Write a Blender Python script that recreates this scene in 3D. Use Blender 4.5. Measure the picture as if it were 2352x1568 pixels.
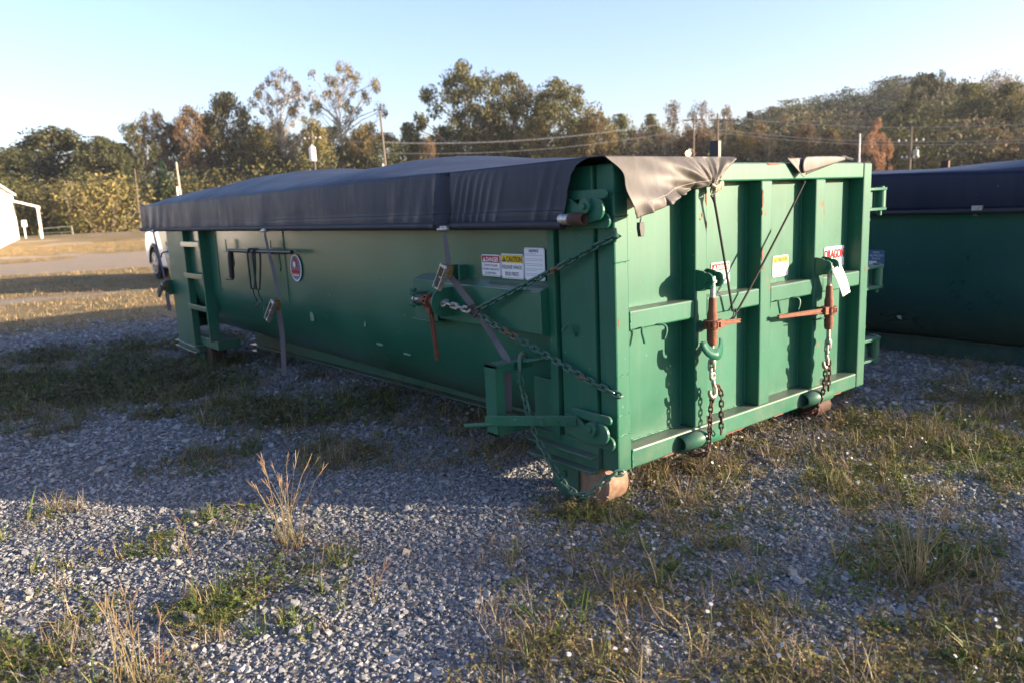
import bpy, math, random
import numpy as np
from mathutils import Vector, Matrix

for _o in list(bpy.data.objects):
    bpy.data.objects.remove(_o)
scene = bpy.context.scene
col = scene.collection
rng = np.random.default_rng(7)
random.seed(7)

# ------------------------------------------------------------------ camera
CAM = Vector((-2.5758, -2.4564, 1.3177))
YAW, PITCH, ROLL = 0.6698, -0.1781, -0.0443
fw = Vector((math.sin(YAW) * math.cos(PITCH), math.cos(YAW) * math.cos(PITCH), math.sin(PITCH)))
rt = fw.cross(Vector((0, 0, 1))).normalized()
up = rt.cross(fw)
rt2 = rt * math.cos(ROLL) + up * math.sin(ROLL)
up2 = up * math.cos(ROLL) - rt * math.sin(ROLL)
cd = bpy.data.cameras.new('camera')
cam = bpy.data.objects.new('camera', cd)
col.objects.link(cam)
cam.matrix_world = Matrix(((rt2.x, up2.x, -fw.x, CAM.x), (rt2.y, up2.y, -fw.y, CAM.y), (rt2.z, up2.z, -fw.z, CAM.z), (0, 0, 0, 1)))
cd.sensor_width = 23.5
cd.lens = 1731.4 / 2352 * 23.5
cd.clip_start = 0.05
cd.clip_end = 3000
cd.dof.use_dof = True
cd.dof.focus_distance = 3.9
cd.dof.aperture_fstop = 1.7
scene.camera = cam

# ------------------------------------------------------------------ sky, sun, exposure
SUN_EL = math.radians(10.5)
SUN_DIR = Vector((0.655 * math.cos(SUN_EL), -0.756 * math.cos(SUN_EL), math.sin(SUN_EL))).normalized()
world = bpy.data.worlds.new('World')
scene.world = world
world.use_nodes = True
wn = world.node_tree.nodes
wl = world.node_tree.links
wn.clear()
wo = wn.new('ShaderNodeOutputWorld')
bg = wn.new('ShaderNodeBackground')
sky = wn.new('ShaderNodeTexSky')
sky.sky_type = 'NISHITA'
sky.sun_disc = False
sky.sun_elevation = SUN_EL
sky.sun_rotation = math.atan2(SUN_DIR.x, SUN_DIR.y)
sky.air_density = 1.15
sky.dust_density = 1.6
sky.ozone_density = 2.6
bg.inputs[1].default_value = 0.138
tint = wn.new('ShaderNodeMix'); tint.data_type = 'RGBA'; tint.blend_type = 'MULTIPLY'; tint.inputs[0].default_value = 1.0
tint.inputs[7].default_value = (0.92, 0.82, 1.0, 1)
wl.new(sky.outputs[0], tint.inputs[6])
wl.new(tint.outputs[2], bg.inputs[0])
wl.new(bg.outputs[0], wo.inputs[0])

sl = bpy.data.lights.new('sun', 'SUN')
sl.energy = 5.0
sl.angle = math.radians(0.53)
sl.color = (1.0, 0.83, 0.62)
sun = bpy.data.objects.new('sun', sl)
col.objects.link(sun)
sun.rotation_euler = SUN_DIR.to_track_quat('Z', 'Y').to_euler()

scene.render.engine = 'CYCLES'
scene.view_settings.view_transform = 'Standard'
scene.view_settings.look = 'None'
scene.view_settings.gamma = 1
scene.view_settings.use_curve_mapping = False
scene.view_settings.exposure = 1.85

# ------------------------------------------------------------------ helpers
def tag(o, label=None, cat=None, group=None, kind=None):
    if label: o['label'] = label
    if cat: o['category'] = cat
    if group: o['group'] = group
    if kind: o['kind'] = kind
    return o

def thing(name, loc, label, cat, group=None):
    o = bpy.data.objects.new(name, None)
    col.objects.link(o)
    o.location = loc
    o.empty_display_size = 0.1
    return tag(o, label, cat, group)

def world_loc(o):
    v = Vector((0, 0, 0))
    while o is not None:
        v = v + o.location
        o = o.parent
    return v

def link_mesh(name, me, parent=None, loc=(0, 0, 0)):
    o = bpy.data.objects.new(name, me)
    col.objects.link(o)
    o.location = loc
    if parent is not None:
        o.parent = parent
    return o

class MB:
    def __init__(s):
        s.v = []; s.f = []; s.m = []
        s.mi = 0
    def add(s, vs, fs):
        b = len(s.v)
        s.v.extend(tuple(v) for v in vs)
        for f in fs:
            s.f.append(tuple(i + b for i in f)); s.m.append(s.mi)
    def box(s, a, b):
        x0, x1 = sorted((a[0], b[0])); y0, y1 = sorted((a[1], b[1])); z0, z1 = sorted((a[2], b[2]))
        s.add([(x0, y0, z0), (x1, y0, z0), (x1, y1, z0), (x0, y1, z0), (x0, y0, z1), (x1, y0, z1), (x1, y1, z1), (x0, y1, z1)],
              [(3, 2, 1, 0), (4, 5, 6, 7), (0, 1, 5, 4), (1, 2, 6, 5), (2, 3, 7, 6), (3, 0, 4, 7)])
    def bar(s, p, q, w, h, upv=(0, 0, 1)):
        """box from p to q; w across (horizontal side), h along upv"""
        p = Vector(p); q = Vector(q); d = (q - p).normalized(); u = Vector(upv)
        sd = d.cross(u).normalized(); u = sd.cross(d)
        vs = []
        for c in (p, q):
            for a, b in ((-1, -1), (1, -1), (1, 1), (-1, 1)):
                vs.append(c + sd * (a * w / 2) + u * (b * h / 2))
        s.add(vs, [(0, 1, 2, 3), (7, 6, 5, 4), (0, 4, 5, 1), (1, 5, 6, 2), (2, 6, 7, 3), (3, 7, 4, 0)])
    def tube(s, pts, r, n=10, cap=True, closed=False):
        pts = [Vector(p) for p in pts]
        k = len(pts)
        rs = r if isinstance(r, (list, tuple)) else [r] * k
        b = len(s.v)
        prev = None
        for i, p in enumerate(pts):
            if closed:
                t = (pts[(i + 1) % k] - pts[i - 1]).normalized()
            else:
                t = (pts[min(i + 1, k - 1)] - pts[max(i - 1, 0)]).normalized()
            if prev is None:
                a = Vector((0, 0, 1)) if abs(t.z) < 0.9 else Vector((1, 0, 0))
                nx = t.cross(a).normalized()
            else:
                nx = (prev - t * prev.dot(t))
                nx = nx.normalized() if nx.length > 1e-6 else t.orthogonal().normalized()
            prev = nx
            ny = t.cross(nx)
            for j in range(n):
                a = 2 * math.pi * j / n
                s.v.append(tuple(p + (nx * math.cos(a) + ny * math.sin(a)) * rs[i]))
        segs = k if closed else k - 1
        for i in range(segs):
            i2 = (i + 1) % k
            for j in range(n):
                j2 = (j + 1) % n
                s.f.append((b + i * n + j, b + i * n + j2, b + i2 * n + j2, b + i2 * n + j)); s.m.append(s.mi)
        if cap and not closed:
            s.f.append(tuple(b + j for j in range(n))[::-1]); s.m.append(s.mi)
            s.f.append(tuple(b + (k - 1) * n + j for j in range(n))); s.m.append(s.mi)
    def cyl(s, p, q, r, n=16):
        s.tube([p, q], r, n)
    def prism(s, poly, axis, a, b):
        """poly: list of 2-D points; extruded along axis between a and b. axis 'x': (y,z); 'y': (x,z); 'z': (x,y)"""
        def P(u, v, w):
            return {'x': (w, u, v), 'y': (u, w, v), 'z': (u, v, w)}[axis]
        n = len(poly)
        vs = [P(u, v, a) for u, v in poly] + [P(u, v, b) for u, v in poly]
        fs = [tuple(range(n)), tuple(range(2 * n - 1, n - 1, -1))]
        for i in range(n):
            j = (i + 1) % n
            fs.append((i, i + n, j + n, j))
        s.add(vs, fs)
    def grid(s, fn, nu, nv):
        b = len(s.v)
        for i in range(nu + 1):
            for j in range(nv + 1):
                s.v.append(tuple(fn(i / nu, j / nv)))
        for i in range(nu):
            for j in range(nv):
                a = b + i * (nv + 1) + j
                s.f.append((a, a + nv + 1, a + nv + 2, a + 1)); s.m.append(s.mi)
    def mesh(s, name, mats, off=(0, 0, 0), smooth=False, fix=True):
        me = bpy.data.meshes.new(name)
        off = Vector(off)
        me.from_pydata([(v[0] - off.x, v[1] - off.y, v[2] - off.z) for v in s.v], [], s.f)
        if not isinstance(mats, (list, tuple)):
            mats = [mats]
        for m in mats:
            me.materials.append(m)
        if len(mats) > 1:
            me.polygons.foreach_set('material_index', s.m)
        if fix:
            import bmesh
            bm = bmesh.new(); bm.from_mesh(me)
            bmesh.ops.recalc_face_normals(bm, faces=bm.faces)
            bm.to_mesh(me); bm.free()
        if smooth:
            me.polygons.foreach_set('use_smooth', [True] * len(me.polygons))
            try:
                me.set_sharp_from_angle(angle=math.radians(38))
            except Exception:
                pass
        me.update()
        return me
    def build(s, name, mats, parent=None, smooth=False, bevel=0.0, solid=0.0, label=None):
        off = world_loc(parent) if parent is not None else Vector((0, 0, 0))
        o = link_mesh(name, s.mesh(name, mats, off, smooth), parent)
        if solid:
            m = o.modifiers.new('thickness', 'SOLIDIFY'); m.thickness = solid; m.offset = 0
        if bevel:
            m = o.modifiers.new('bevel', 'BEVEL'); m.width = bevel; m.segments = 2
            m.limit_method = 'ANGLE'; m.angle_limit = math.radians(40)
            m.harden_normals = False
        if label: o['label'] = label
        return o

def arc(cx, cy, r, a0, a1, n):
    return [(cx + r * math.cos(math.radians(a0 + (a1 - a0) * i / n)), cy + r * math.sin(math.radians(a0 + (a1 - a0) * i / n))) for i in range(n + 1)]

def smoothpath(pts, n=8):
    """Catmull-Rom through the points"""
    P = [Vector(p) for p in pts]
    P = [P[0] * 2 - P[1]] + P + [P[-1] * 2 - P[-2]]
    out = []
    for i in range(1, len(P) - 2):
        for k in range(n):
            t = k / n
            a, b, c, d = P[i - 1], P[i], P[i + 1], P[i + 2]
            out.append(0.5 * ((2 * b) + (c - a) * t + (2 * a - 5 * b + 4 * c - d) * t * t + (3 * b - a - 3 * c + d) * t ** 3))
    out.append(P[-2])
    return out

# ---- value noise for masks and heights (numpy)
_perm = rng.permutation(512)
def vnoise(x, y, seed=0):
    x = np.asarray(x, float); y = np.asarray(y, float)
    xi = np.floor(x).astype(int); yi = np.floor(y).astype(int)
    xf = x - xi; yf = y - yi
    u = xf * xf * (3 - 2 * xf); v = yf * yf * (3 - 2 * yf)
    def h(a, b):
        return _perm[(_perm[(a + seed * 37) & 511] + b) & 511] / 511.0
    return (h(xi, yi) * (1 - u) + h(xi + 1, yi) * u) * (1 - v) + (h(xi, yi + 1) * (1 - u) + h(xi + 1, yi + 1) * u) * v
def fbm(x, y, seed=0, o=4):
    s = 0; a = 0.5
    for k in range(o):
        s = s + a * vnoise(np.asarray(x) * 2 ** k, np.asarray(y) * 2 ** k, seed + k)
        a *= 0.5
    return s / (1 - 0.5 ** o)
def sstep(a, b, x):
    t = np.clip((np.asarray(x, float) - a) / (b - a), 0, 1)
    return t * t * (3 - 2 * t)

# ------------------------------------------------------------------ materials
class Mat:
    def __init__(s, name):
        s.m = bpy.data.materials.new(name)
        s.m.use_nodes = True
        s.n = s.m.node_tree.nodes; s.l = s.m.node_tree.links
        s.b = s.n['Principled BSDF']
        s.pos = None
    def node(s, t, **kw):
        x = s.n.new(t)
        for k, v in kw.items(): setattr(x, k, v)
        return x
    def coord(s):
        if s.pos is None:
            s.pos = s.node('ShaderNodeNewGeometry').outputs['Position']
        return s.pos
    def mapped(s, scale):
        m = s.node('ShaderNodeMapping'); m.inputs['Scale'].default_value = scale
        s.l.new(s.coord(), m.inputs['Vector']); return m.outputs[0]
    def noise(s, scale, detail=4, rough=0.6, vec=None):
        t = s.node('ShaderNodeTexNoise'); t.inputs['Scale'].default_value = scale
        t.inputs['Detail'].default_value = detail; t.inputs['Roughness'].default_value = rough
        s.l.new(vec if vec is not None else s.coord(), t.inputs['Vector']); return t.outputs['Fac']
    def ramp(s, fac, stops):
        r = s.node('ShaderNodeValToRGB')
        e = r.color_ramp.elements
        while len(e) < len(stops): e.new(0.5)
        for i, (p, c) in enumerate(stops):
            e[i].position = p
            e[i].color = (c, c, c, 1) if isinstance(c, (int, float)) else (*c, 1)
        s.l.new(fac, r.inputs[0]); return r.outputs[0]
    def mix(s, fac, a, b, mode='MIX'):
        x = s.node('ShaderNodeMix', data_type='RGBA', blend_type=mode)
        for sock, val in ((x.inputs[0], fac), (x.inputs[6], a), (x.inputs[7], b)):
            if isinstance(val, (int, float)): sock.default_value = val if sock.type == 'VALUE' else (val, val, val, 1)
            elif isinstance(val, (tuple, list)): sock.default_value = (*val, 1)
            else: s.l.new(val, sock)
        return x.outputs[2]
    def math(s, op, a, b=0.0):
        x = s.node('ShaderNodeMath', operation=op)
        for sock, val in ((x.inputs[0], a), (x.inputs[1], b)):
            if isinstance(val, (int, float)): sock.default_value = val
            else: s.l.new(val, sock)
        return x.outputs[0]
    def set(s, **kw):
        for k, v in kw.items():
            i = s.b.inputs[k.replace('_', ' ')]
            if isinstance(v, (int, float)): i.default_value = v
            elif isinstance(v, (tuple, list)): i.default_value = (*v, 1) if len(v) == 3 else v
            else: s.l.new(v, i)
        return s
    def bump(s, h, strength=0.3, dist=0.01):
        x = s.node('ShaderNodeBump'); x.inputs['Strength'].default_value = strength; x.inputs['Distance'].default_value = dist
        s.l.new(h, x.inputs['Height']); s.l.new(x.outputs[0], s.b.inputs['Normal'])

def paint(name, c, rough=0.3, rust=0.0, dust=0.25, coat=0.4, spec=0.5):
    m = Mat(name)
    big = m.noise(1.7, 5)
    streak = m.noise(1.0, 5, 0.65, m.mapped((26, 26, 1.6)))
    base = m.mix(m.ramp(big, [(0.3, 0.0), (0.7, 1.0)]), tuple(x * 0.86 for x in c), tuple(min(1, x * 1.12 + 0.004) for x in c))
    base = m.mix(m.math('MULTIPLY', m.ramp(streak, [(0.5, 0.0), (0.78, 1.0)]), dust), base, (0.10, 0.14, 0.10))
    pz = m.node('ShaderNodeSeparateXYZ'); m.l.new(m.coord(), pz.inputs[0])
    low = m.ramp(pz.outputs['Z'], [(0.0, 1.0), (0.32, 0.0)])
    base = m.mix(m.math('MULTIPLY', m.math('MULTIPLY', low, m.ramp(m.noise(7, 5, 0.7), [(0.35, 0.0), (0.7, 1.0)])), 0.35), base, (0.16, 0.145, 0.11))
    scr = m.ramp(m.noise(1.0, 5, 0.75, m.mapped((9, 3.5, 12))), [(0.70, 0.0), (0.74, 1.0)])
    base = m.mix(m.math('MULTIPLY', scr, 0.22), base, (0.26, 0.34, 0.27))
    spots = m.ramp(m.noise(38, 3, 0.5), [(0.72, 0.0), (0.76, 1.0)])
    base = m.mix(m.math('MULTIPLY', spots, 0.45), base, (0.28, 0.36, 0.27))
    nz = m.node('ShaderNodeSeparateXYZ'); m.l.new(m.node('ShaderNodeNewGeometry').outputs['Normal'], nz.inputs[0])
    upf = m.ramp(nz.outputs['Z'], [(0.6, 0.0), (0.95, 1.0)])
    base = m.mix(m.math('MULTIPLY', upf, m.ramp(m.noise(16, 4), [(0.25, 0.35), (0.7, 0.9)])), base, (0.13, 0.13, 0.105))
    if rust > 0:
        rm = m.math('MULTIPLY', m.ramp(m.noise(4.5, 6, 0.7), [(0.66 - rust * 0.12, 0.0), (0.70 - rust * 0.1, 1.0)]), 0.9)
        base = m.mix(rm, base, m.mix(m.noise(40, 3), (0.10, 0.035, 0.014), (0.26, 0.10, 0.04)))
        m.set(Roughness=m.mix(rm, rough, 0.85))
    else:
        m.set(Roughness=m.ramp(big, [(0.2, rough * 0.8), (0.8, rough * 1.25)]))
    m.set(Base_Color=base, Specular_IOR_Level=spec, Coat_Weight=coat, Coat_Roughness=0.14)
    m.bump(m.noise(1.3, 2), 0.03, 0.05)
    return m.m

def metal(name, c, rough, metallic=1.0, c2=None, scale=20):
    m = Mat(name)
    f = m.noise(scale, 5)
    m.set(Base_Color=m.mix(m.ramp(f, [(0.35, 0.0), (0.65, 1.0)]), c, c2 or tuple(x * 0.6 for x in c)), Metallic=metallic, Roughness=rough)
    m.bump(f, 0.2, 0.003)
    return m.m

def plain(name, c, rough=0.6, var=0.15, scale=12, bump=0.0, spec=0.4):
    m = Mat(name)
    f = m.noise(scale, 4)
    m.set(Base_Color=m.mix(f, tuple(x * (1 - var) for x in c), tuple(min(1, x * (1 + var)) for x in c)), Roughness=rough, Specular_IOR_Level=spec)
    if bump: m.bump(f, bump, 0.01)
    return m.m

GREEN = (0.009, 0.102, 0.058)
M_green = paint('container_green_paint', GREEN, 0.45, 0.0, 0.22, 0.06, 0.30)
M_green_side = paint('container_shell_green_paint', GREEN, 0.30, 0.0, 0.06, 0.45)
M_green_rust = paint('green_paint_with_rust', GREEN, 0.46, 0.22, 0.3, 0.05, 0.30)
M_green2 = paint('second_container_paint', (0.008, 0.060, 0.050), 0.3, 0.0, 0.08, 0.4)
M_chain_green = paint('painted_chain_green', (0.012, 0.085, 0.05), 0.45, 0.75, 0.0, 0.1)
M_rust = metal('rusty_steel', (0.21, 0.075, 0.036), 0.8, 0.15, (0.12, 0.045, 0.026), 60)
M_rust_dark = metal('dark_rusty_chain', (0.10, 0.042, 0.026), 0.75, 0.3, (0.05, 0.03, 0.024), 70)
M_zinc = metal('zinc_plated_steel', (0.50, 0.48, 0.43), 0.45, 0.8, (0.28, 0.24, 0.18), 60)
M_brass = metal('yellow_zinc', (0.42, 0.28, 0.09), 0.5, 0.6, (0.22, 0.12, 0.05), 50)
M_steel_worn = metal('worn_roller_steel', (0.34, 0.23, 0.16), 0.75, 0.1, (0.22, 0.12, 0.07), 25)
M_black = plain('black_steel', (0.018, 0.018, 0.02), 0.45)
M_rubber = plain('black_rubber', (0.022, 0.021, 0.02), 0.55)
M_cord = plain('dusty_rubber_cord', (0.022, 0.020, 0.017), 0.75, 0.25, 60, spec=.2)
M_rope = plain('pale_rope', (0.52, 0.44, 0.26), 0.9, 0.3, 90, 0.4)
M_web = plain('grey_mauve_webbing', (0.105, 0.094, 0.098), 0.8, 0.2, 80, 0.15)
M_white = plain('white_vinyl', (0.66, 0.66, 0.65), 0.65, 0.03, spec=.15)
M_red = plain('red_print', (0.36, 0.015, 0.015), 0.65, 0.05, spec=.15)
M_redl = plain('bright_red_print', (0.46, 0.025, 0.02), 0.7, 0.05, spec=.1)
M_yellow = plain('yellow_print', (0.66, 0.44, 0.02), 0.65, 0.05, spec=.15)
M_ink = plain('black_print', (0.015, 0.015, 0.015), 0.5, 0.05)
M_blue = plain('blue_print', (0.04, 0.07, 0.30), 0.65, 0.05, spec=.15)
M_greyprint = plain('grey_print', (0.30, 0.32, 0.40), 0.5, 0.05)
M_weld = plain('green_weld_bead', (0.02, 0.15, 0.08), 0.3, 0.3, 120, 0.6)

def tarp_mat(name, c, dust, rg=(0.30, 0.46), spec=0.5):
    m = Mat(name)
    f = m.noise(3.0, 6, 0.6)
    st = m.noise(1.0, 4, 0.6, m.mapped((14, 14, 1.2)))
    base = m.mix(m.math('MULTIPLY', m.ramp(st, [(0.35, 0.0), (0.75, 1.0)]), dust), c, (0.13, 0.12, 0.115))
    base = m.mix(m.math('MULTIPLY', m.ramp(f, [(0.55, 0.0), (0.7, 1.0)]), dust * 0.7), base, (0.16, 0.14, 0.12))
    sp = m.ramp(m.noise(55, 2, 0.4), [(0.77, 0.0), (0.79, 1.0)])
    base = m.mix(m.math('MULTIPLY', sp, 0.5), base, (0.4, 0.38, 0.35))
    m.set(Base_Color=base, Roughness=m.ramp(f, [(0.3, rg[0]), (0.7, rg[1])]), Specular_IOR_Level=spec)
    m.bump(m.math('ADD', m.math('MULTIPLY', m.noise(260, 2, 0.5), 0.06), m.noise(1.0, 3, 0.55, m.mapped((11, 11, 3.0)))), 0.22, 0.02)
    return m.m
M_tarp = tarp_mat('dark_vinyl_tarp', (0.024, 0.028, 0.044), 0.10, (0.46, 0.6), 0.25)
M_tarp_edge = plain('dark_tarp_hem', (0.014, 0.014, 0.02), 0.65, 0.2)
M_tarp_flap = tarp_mat('sunlit_dusty_tarp_flap', (0.066, 0.057, 0.045), 0.6, (0.48, 0.62), 0.35)  # same tarp vinyl with dust; sunlight put into its paler, browner colour
M_tarp2 = tarp_mat('second_vinyl_tarp', (0.008, 0.011, 0.028), 0.06, (0.5, 0.6), 0.25)
M_stitch = plain('tarp_stitching', (0.30, 0.27, 0.24), 0.8)

# ------------------------------------------------------------------ ground
CX, CY = CAM.x, CAM.y
def zg(x, y):
    x = np.asarray(x, float); y = np.asarray(y, float)
    d = np.hypot(x - CX, y - CY)
    z = -0.225 - 0.14 * np.exp(-(((x - 0.4) / 2.6) ** 2 + ((y - 6.8) / 2.2) ** 2))
    z = z + 0.42 * sstep(24, 85, d)
    z = z + (fbm(x * 0.9, y * 0.9, 3) - 0.5) * 0.05 * sstep(60, 8, d) * sstep(0.6, 2.2, np.hypot(x * 0.6, y * 0.6) + 0.9)
    z = z + 20.0 * np.exp(-(((x - 246) / 75) ** 2 + ((y - 105) / 75) ** 2))
    return z

BLOBS = [(-1.60, 1.50, .34, .62), (-1.54, .50, .36, .62), (-1.15, .95, .25, .35), (-0.07, .16, .24, 1.3), (.10, -.02, .22, .8), (-.28, -.46, .62, .72), (.28, -.38, .5, .72),
         (-.75, -.30, .40, .62), (-.95, -.75, .30, .35), (2.25, -.52, .75, 1.1), (1.45, -.25, .5, .55), (3.4, -.6, .8, .9), (-.05, -1.55, .45, 1.0), (.35, -1.28, .35, .6), (-.55, -1.2, .4, .45),
         (-1.3, 6.2, 1.5, 1.1), (-2.9, 6.0, 1.2, 1.0), (-.6, 4.9, .7, .8), (.1, 3.1, .9, .62), (.55, 1.9, .7, .55), (-.4, 2.2, .5, .4), (-2.15, 2.1, .3, .42), (-2.25, .22, .22, .8), (-2.55, .75, .3, .5),
         (.95, .15, .35, .6), (1.5, .45, .5, .5), (2.6, .2, .5, .4), (3.3, 1.8, 1.0, .35), (-1.9, 4.1, .4, .35), (.9, -.9, .45, .4), (1.6, -1.3, .5, .35), (-3.6, 7.6, 1.5, .5)]
def veg(x, y):
    x = np.asarray(x, float); y = np.asarray(y, float)
    d = np.hypot(x - CX, y - CY)
    b = np.zeros_like(x)
    wx = x + (fbm(x * 2.1, y * 2.1, 11) - 0.5) * 0.5; wy = y + (fbm(x * 2.1, y * 2.1, 17) - 0.5) * 0.5
    for cx, cy, r, s in BLOBS:
        b = np.maximum(b, s * np.exp(-((wx - cx) ** 2 + (wy - cy) ** 2) / (r * r)))
    n = fbm(x * 1.6, y * 1.6, 23)
    near = b * (0.45 + 1.0 * n) + 0.42 * sstep(0.50, 0.70, n)
    nf = fbm(x * 0.16, y * 0.30, 31)
    far = np.where(d < 29, sstep(0.34, 0.52, nf + 0.12 * sstep(12, 20, d)), np.where(d < 45, sstep(0.43, 0.60, nf), sstep(0.28, 0.42, nf)))
    # two worn gravel lanes across the field
    far = far * (1 - 0.75 * np.exp(-((d - 12.2) / 1.3) ** 2)) * (1 - 0.3 * np.exp(-((d - 19.2) / 0.8) ** 2))
    t = sstep(8.5, 12.5, d)
    return np.clip(near * (1 - t) + far * t, 0, 1)

def axis(lo, hi, a, b, step, grow):
    v = list(np.arange(a, b + 1e-6, step))
    s = step; x = a
    left = []
    while x > lo:
        s *= grow; x -= s; left.append(x)
    s = step; x = b; right = []
    while x < hi:
        s *= grow; x += s; right.append(x)
    return np.array(left[::-1] + v + right)
gx = axis(-900, 1100, -5, 6, 0.14, 1.07)
gy = axis(-700, 1100, -3, 10, 0.14, 1.06)
GX, GY = np.meshgrid(gx, gy, indexing='ij')
GZ = zg(GX, GY)
nv = GX.size
me = bpy.data.meshes.new('ground')
ids = np.arange(nv).reshape(GX.shape)
quads = np.stack([ids[:-1, :-1], ids[1:, :-1], ids[1:, 1:], ids[:-1, 1:]], -1).reshape(-1, 4)
me.from_pydata(np.stack([GX, GY, GZ], -1).reshape(-1, 3).tolist(), [], quads.tolist())
me.polygons.foreach_set('use_smooth', [True] * len(me.polygons))
al_ = me.attributes.new('far_sunlit', 'FLOAT', 'POINT'); al_.data.foreach_set('value', sstep(10, 22, np.hypot(GX - CX, GY - CY)).reshape(-1).astype(np.float32))
at_ = me.attributes.new('veg', 'FLOAT', 'POINT')
at_.data.foreach_set('value', veg(GX, GY).reshape(-1).astype(np.float32))
m = Mat('gravel_and_dry_grass')
va = m.node('ShaderNodeAttribute', attribute_name='veg').outputs['Fac']
vor = m.node('ShaderNodeTexVoronoi'); vor.inputs['Scale'].default_value = 30; m.l.new(m.coord(), vor.inputs['Vector'])
vor2 = m.node('ShaderNodeTexVoronoi'); vor2.inputs['Scale'].default_value = 11; m.l.new(m.coord(), vor2.inputs['Vector'])
gr = m.mix(0.5, m.ramp(vor.outputs['Distance'], [(0.0, (0.32, 0.31, 0.29)), (0.5, (0.24, 0.23, 0.21)), (0.9, (0.12, 0.115, 0.10))]), m.mix(0.25, (0.22, 0.22, 0.23), vor2.outputs['Color'], 'MULTIPLY'))
gr = m.mix(m.ramp(m.noise(0.6, 5), [(0.4, 0.0), (0.7, 0.5)]), gr, (0.22, 0.20, 0.165))
la = m.node('ShaderNodeAttribute', attribute_name='far_sunlit').outputs['Fac']
gr = m.mix(la, gr, m.mix(m.noise(3, 5), (0.36, 0.28, 0.19), (0.50, 0.40, 0.29)))  # far gravel paler and warmer: low sun on the stones put into the colour
gn = m.noise(9, 6, 0.7); gl = m.noise(0.35, 4)
ggr = m.ramp(gn, [(0.25, (0.11, 0.085, 0.04)), (0.5, (0.32, 0.235, 0.11)), (0.75, (0.50, 0.39, 0.20))])
ggr = m.mix(m.ramp(gl, [(0.5, 0.0), (0.68, 0.7)]), ggr, m.ramp(gn, [(0.3, (0.02, 0.03, 0.008)), (0.7, (0.14, 0.15, 0.04))]))
ggr = m.mix(m.ramp(m.noise(0.22, 4), [(0.52, 0.0), (0.7, 0.55)]), ggr, (0.30, 0.17, 0.08))
vm = m.ramp(m.math('ADD', va, m.math('MULTIPLY', m.math('SUBTRACT', m.noise(5, 5, 0.7), 0.5), 0.9)), [(0.35, 0.0), (0.6, 1.0)])
m.set(Base_Color=m.mix(vm, gr, ggr), Roughness=0.95, Specular_IOR_Level=0.2)
hh = m.math('ADD', m.math('MULTIPLY', vor.outputs['Distance'], -1.0), m.math('MULTIPLY', gn, 1.2))
m.bump(hh, 1.0, 0.07)
me.materials.append(m.m)
ground = link_mesh('ground', me)
tag(ground, kind='structure')

# ------------------------------------------------------------------ scatter (instances of small pieces, nobody could count them)
def scatter(name, P, rot, scl, idx, meshes, label, cat):
    src = bpy.data.collections.new(name + '_pieces')
    for k, mm in enumerate(meshes):
        src.objects.link(bpy.data.objects.new('%s_piece_%02d' % (name, k), mm))
    me = bpy.data.meshes.new(name)
    me.from_pydata(P.tolist(), [], [])
    a = me.attributes.new('rot', 'FLOAT_VECTOR', 'POINT'); a.data.foreach_set('vector', rot.astype(np.float32).reshape(-1))
    a = me.attributes.new('scl', 'FLOAT_VECTOR', 'POINT'); a.data.foreach_set('vector', scl.astype(np.float32).reshape(-1))
    a = me.attributes.new('idx', 'INT', 'POINT'); a.data.foreach_set('value', idx.astype(np.int32))
    o = link_mesh(name, me)
    ng = bpy.data.node_groups.new(name + '_scatter', 'GeometryNodeTree')
    ng.interface.new_socket('Geometry', in_out='INPUT', socket_type='NodeSocketGeometry')
    ng.interface.new_socket('Geometry', in_out='OUTPUT', socket_type='NodeSocketGeometry')
    N = ng.nodes; L = ng.links
    gi = N.new('NodeGroupInput'); go = N.new('NodeGroupOutput')
    ip = N.new('GeometryNodeInstanceOnPoints')
    ci = N.new('GeometryNodeCollectionInfo'); ci.inputs[0].default_value = src
    ci.inputs['Separate Children'].default_value = True; ci.inputs['Reset Children'].default_value = True
    def na(nm, ty):
        x = N.new('GeometryNodeInputNamedAttribute'); x.data_type = ty; x.inputs[0].default_value = nm
        return x.outputs[0]
    er = N.new('FunctionNodeEulerToRotation')
    L.new(gi.outputs[0], ip.inputs['Points']); L.new(ci.outputs[0], ip.inputs['Instance'])
    ip.inputs['Pick Instance'].default_value = True
    L.new(na('idx', 'INT'), ip.inputs['Instance Index'])
    L.new(na('rot', 'FLOAT_VECTOR'), er.inputs[0]); L.new(er.outputs[0], ip.inputs['Rotation'])
    L.new(na('scl', 'FLOAT_VECTOR'), ip.inputs['Scale'])
    L.new(ip.outputs[0], go.inputs[0])
    md = o.modifiers.new('scatter', 'NODES'); md.node_group = ng
    return tag(o, label, cat, kind='stuff')

def sector(n, d0, d1, half=50, centre=None):
    """random ground points in a sector in front of the camera"""
    c = math.pi / 2 - YAW if centre is None else centre
    a = c + np.radians(rng.uniform(-half, half, n))
    d = np.sqrt(rng.uniform(d0 * d0, d1 * d1, n))
    return CX + d * np.cos(a), CY + d * np.sin(a)

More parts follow.
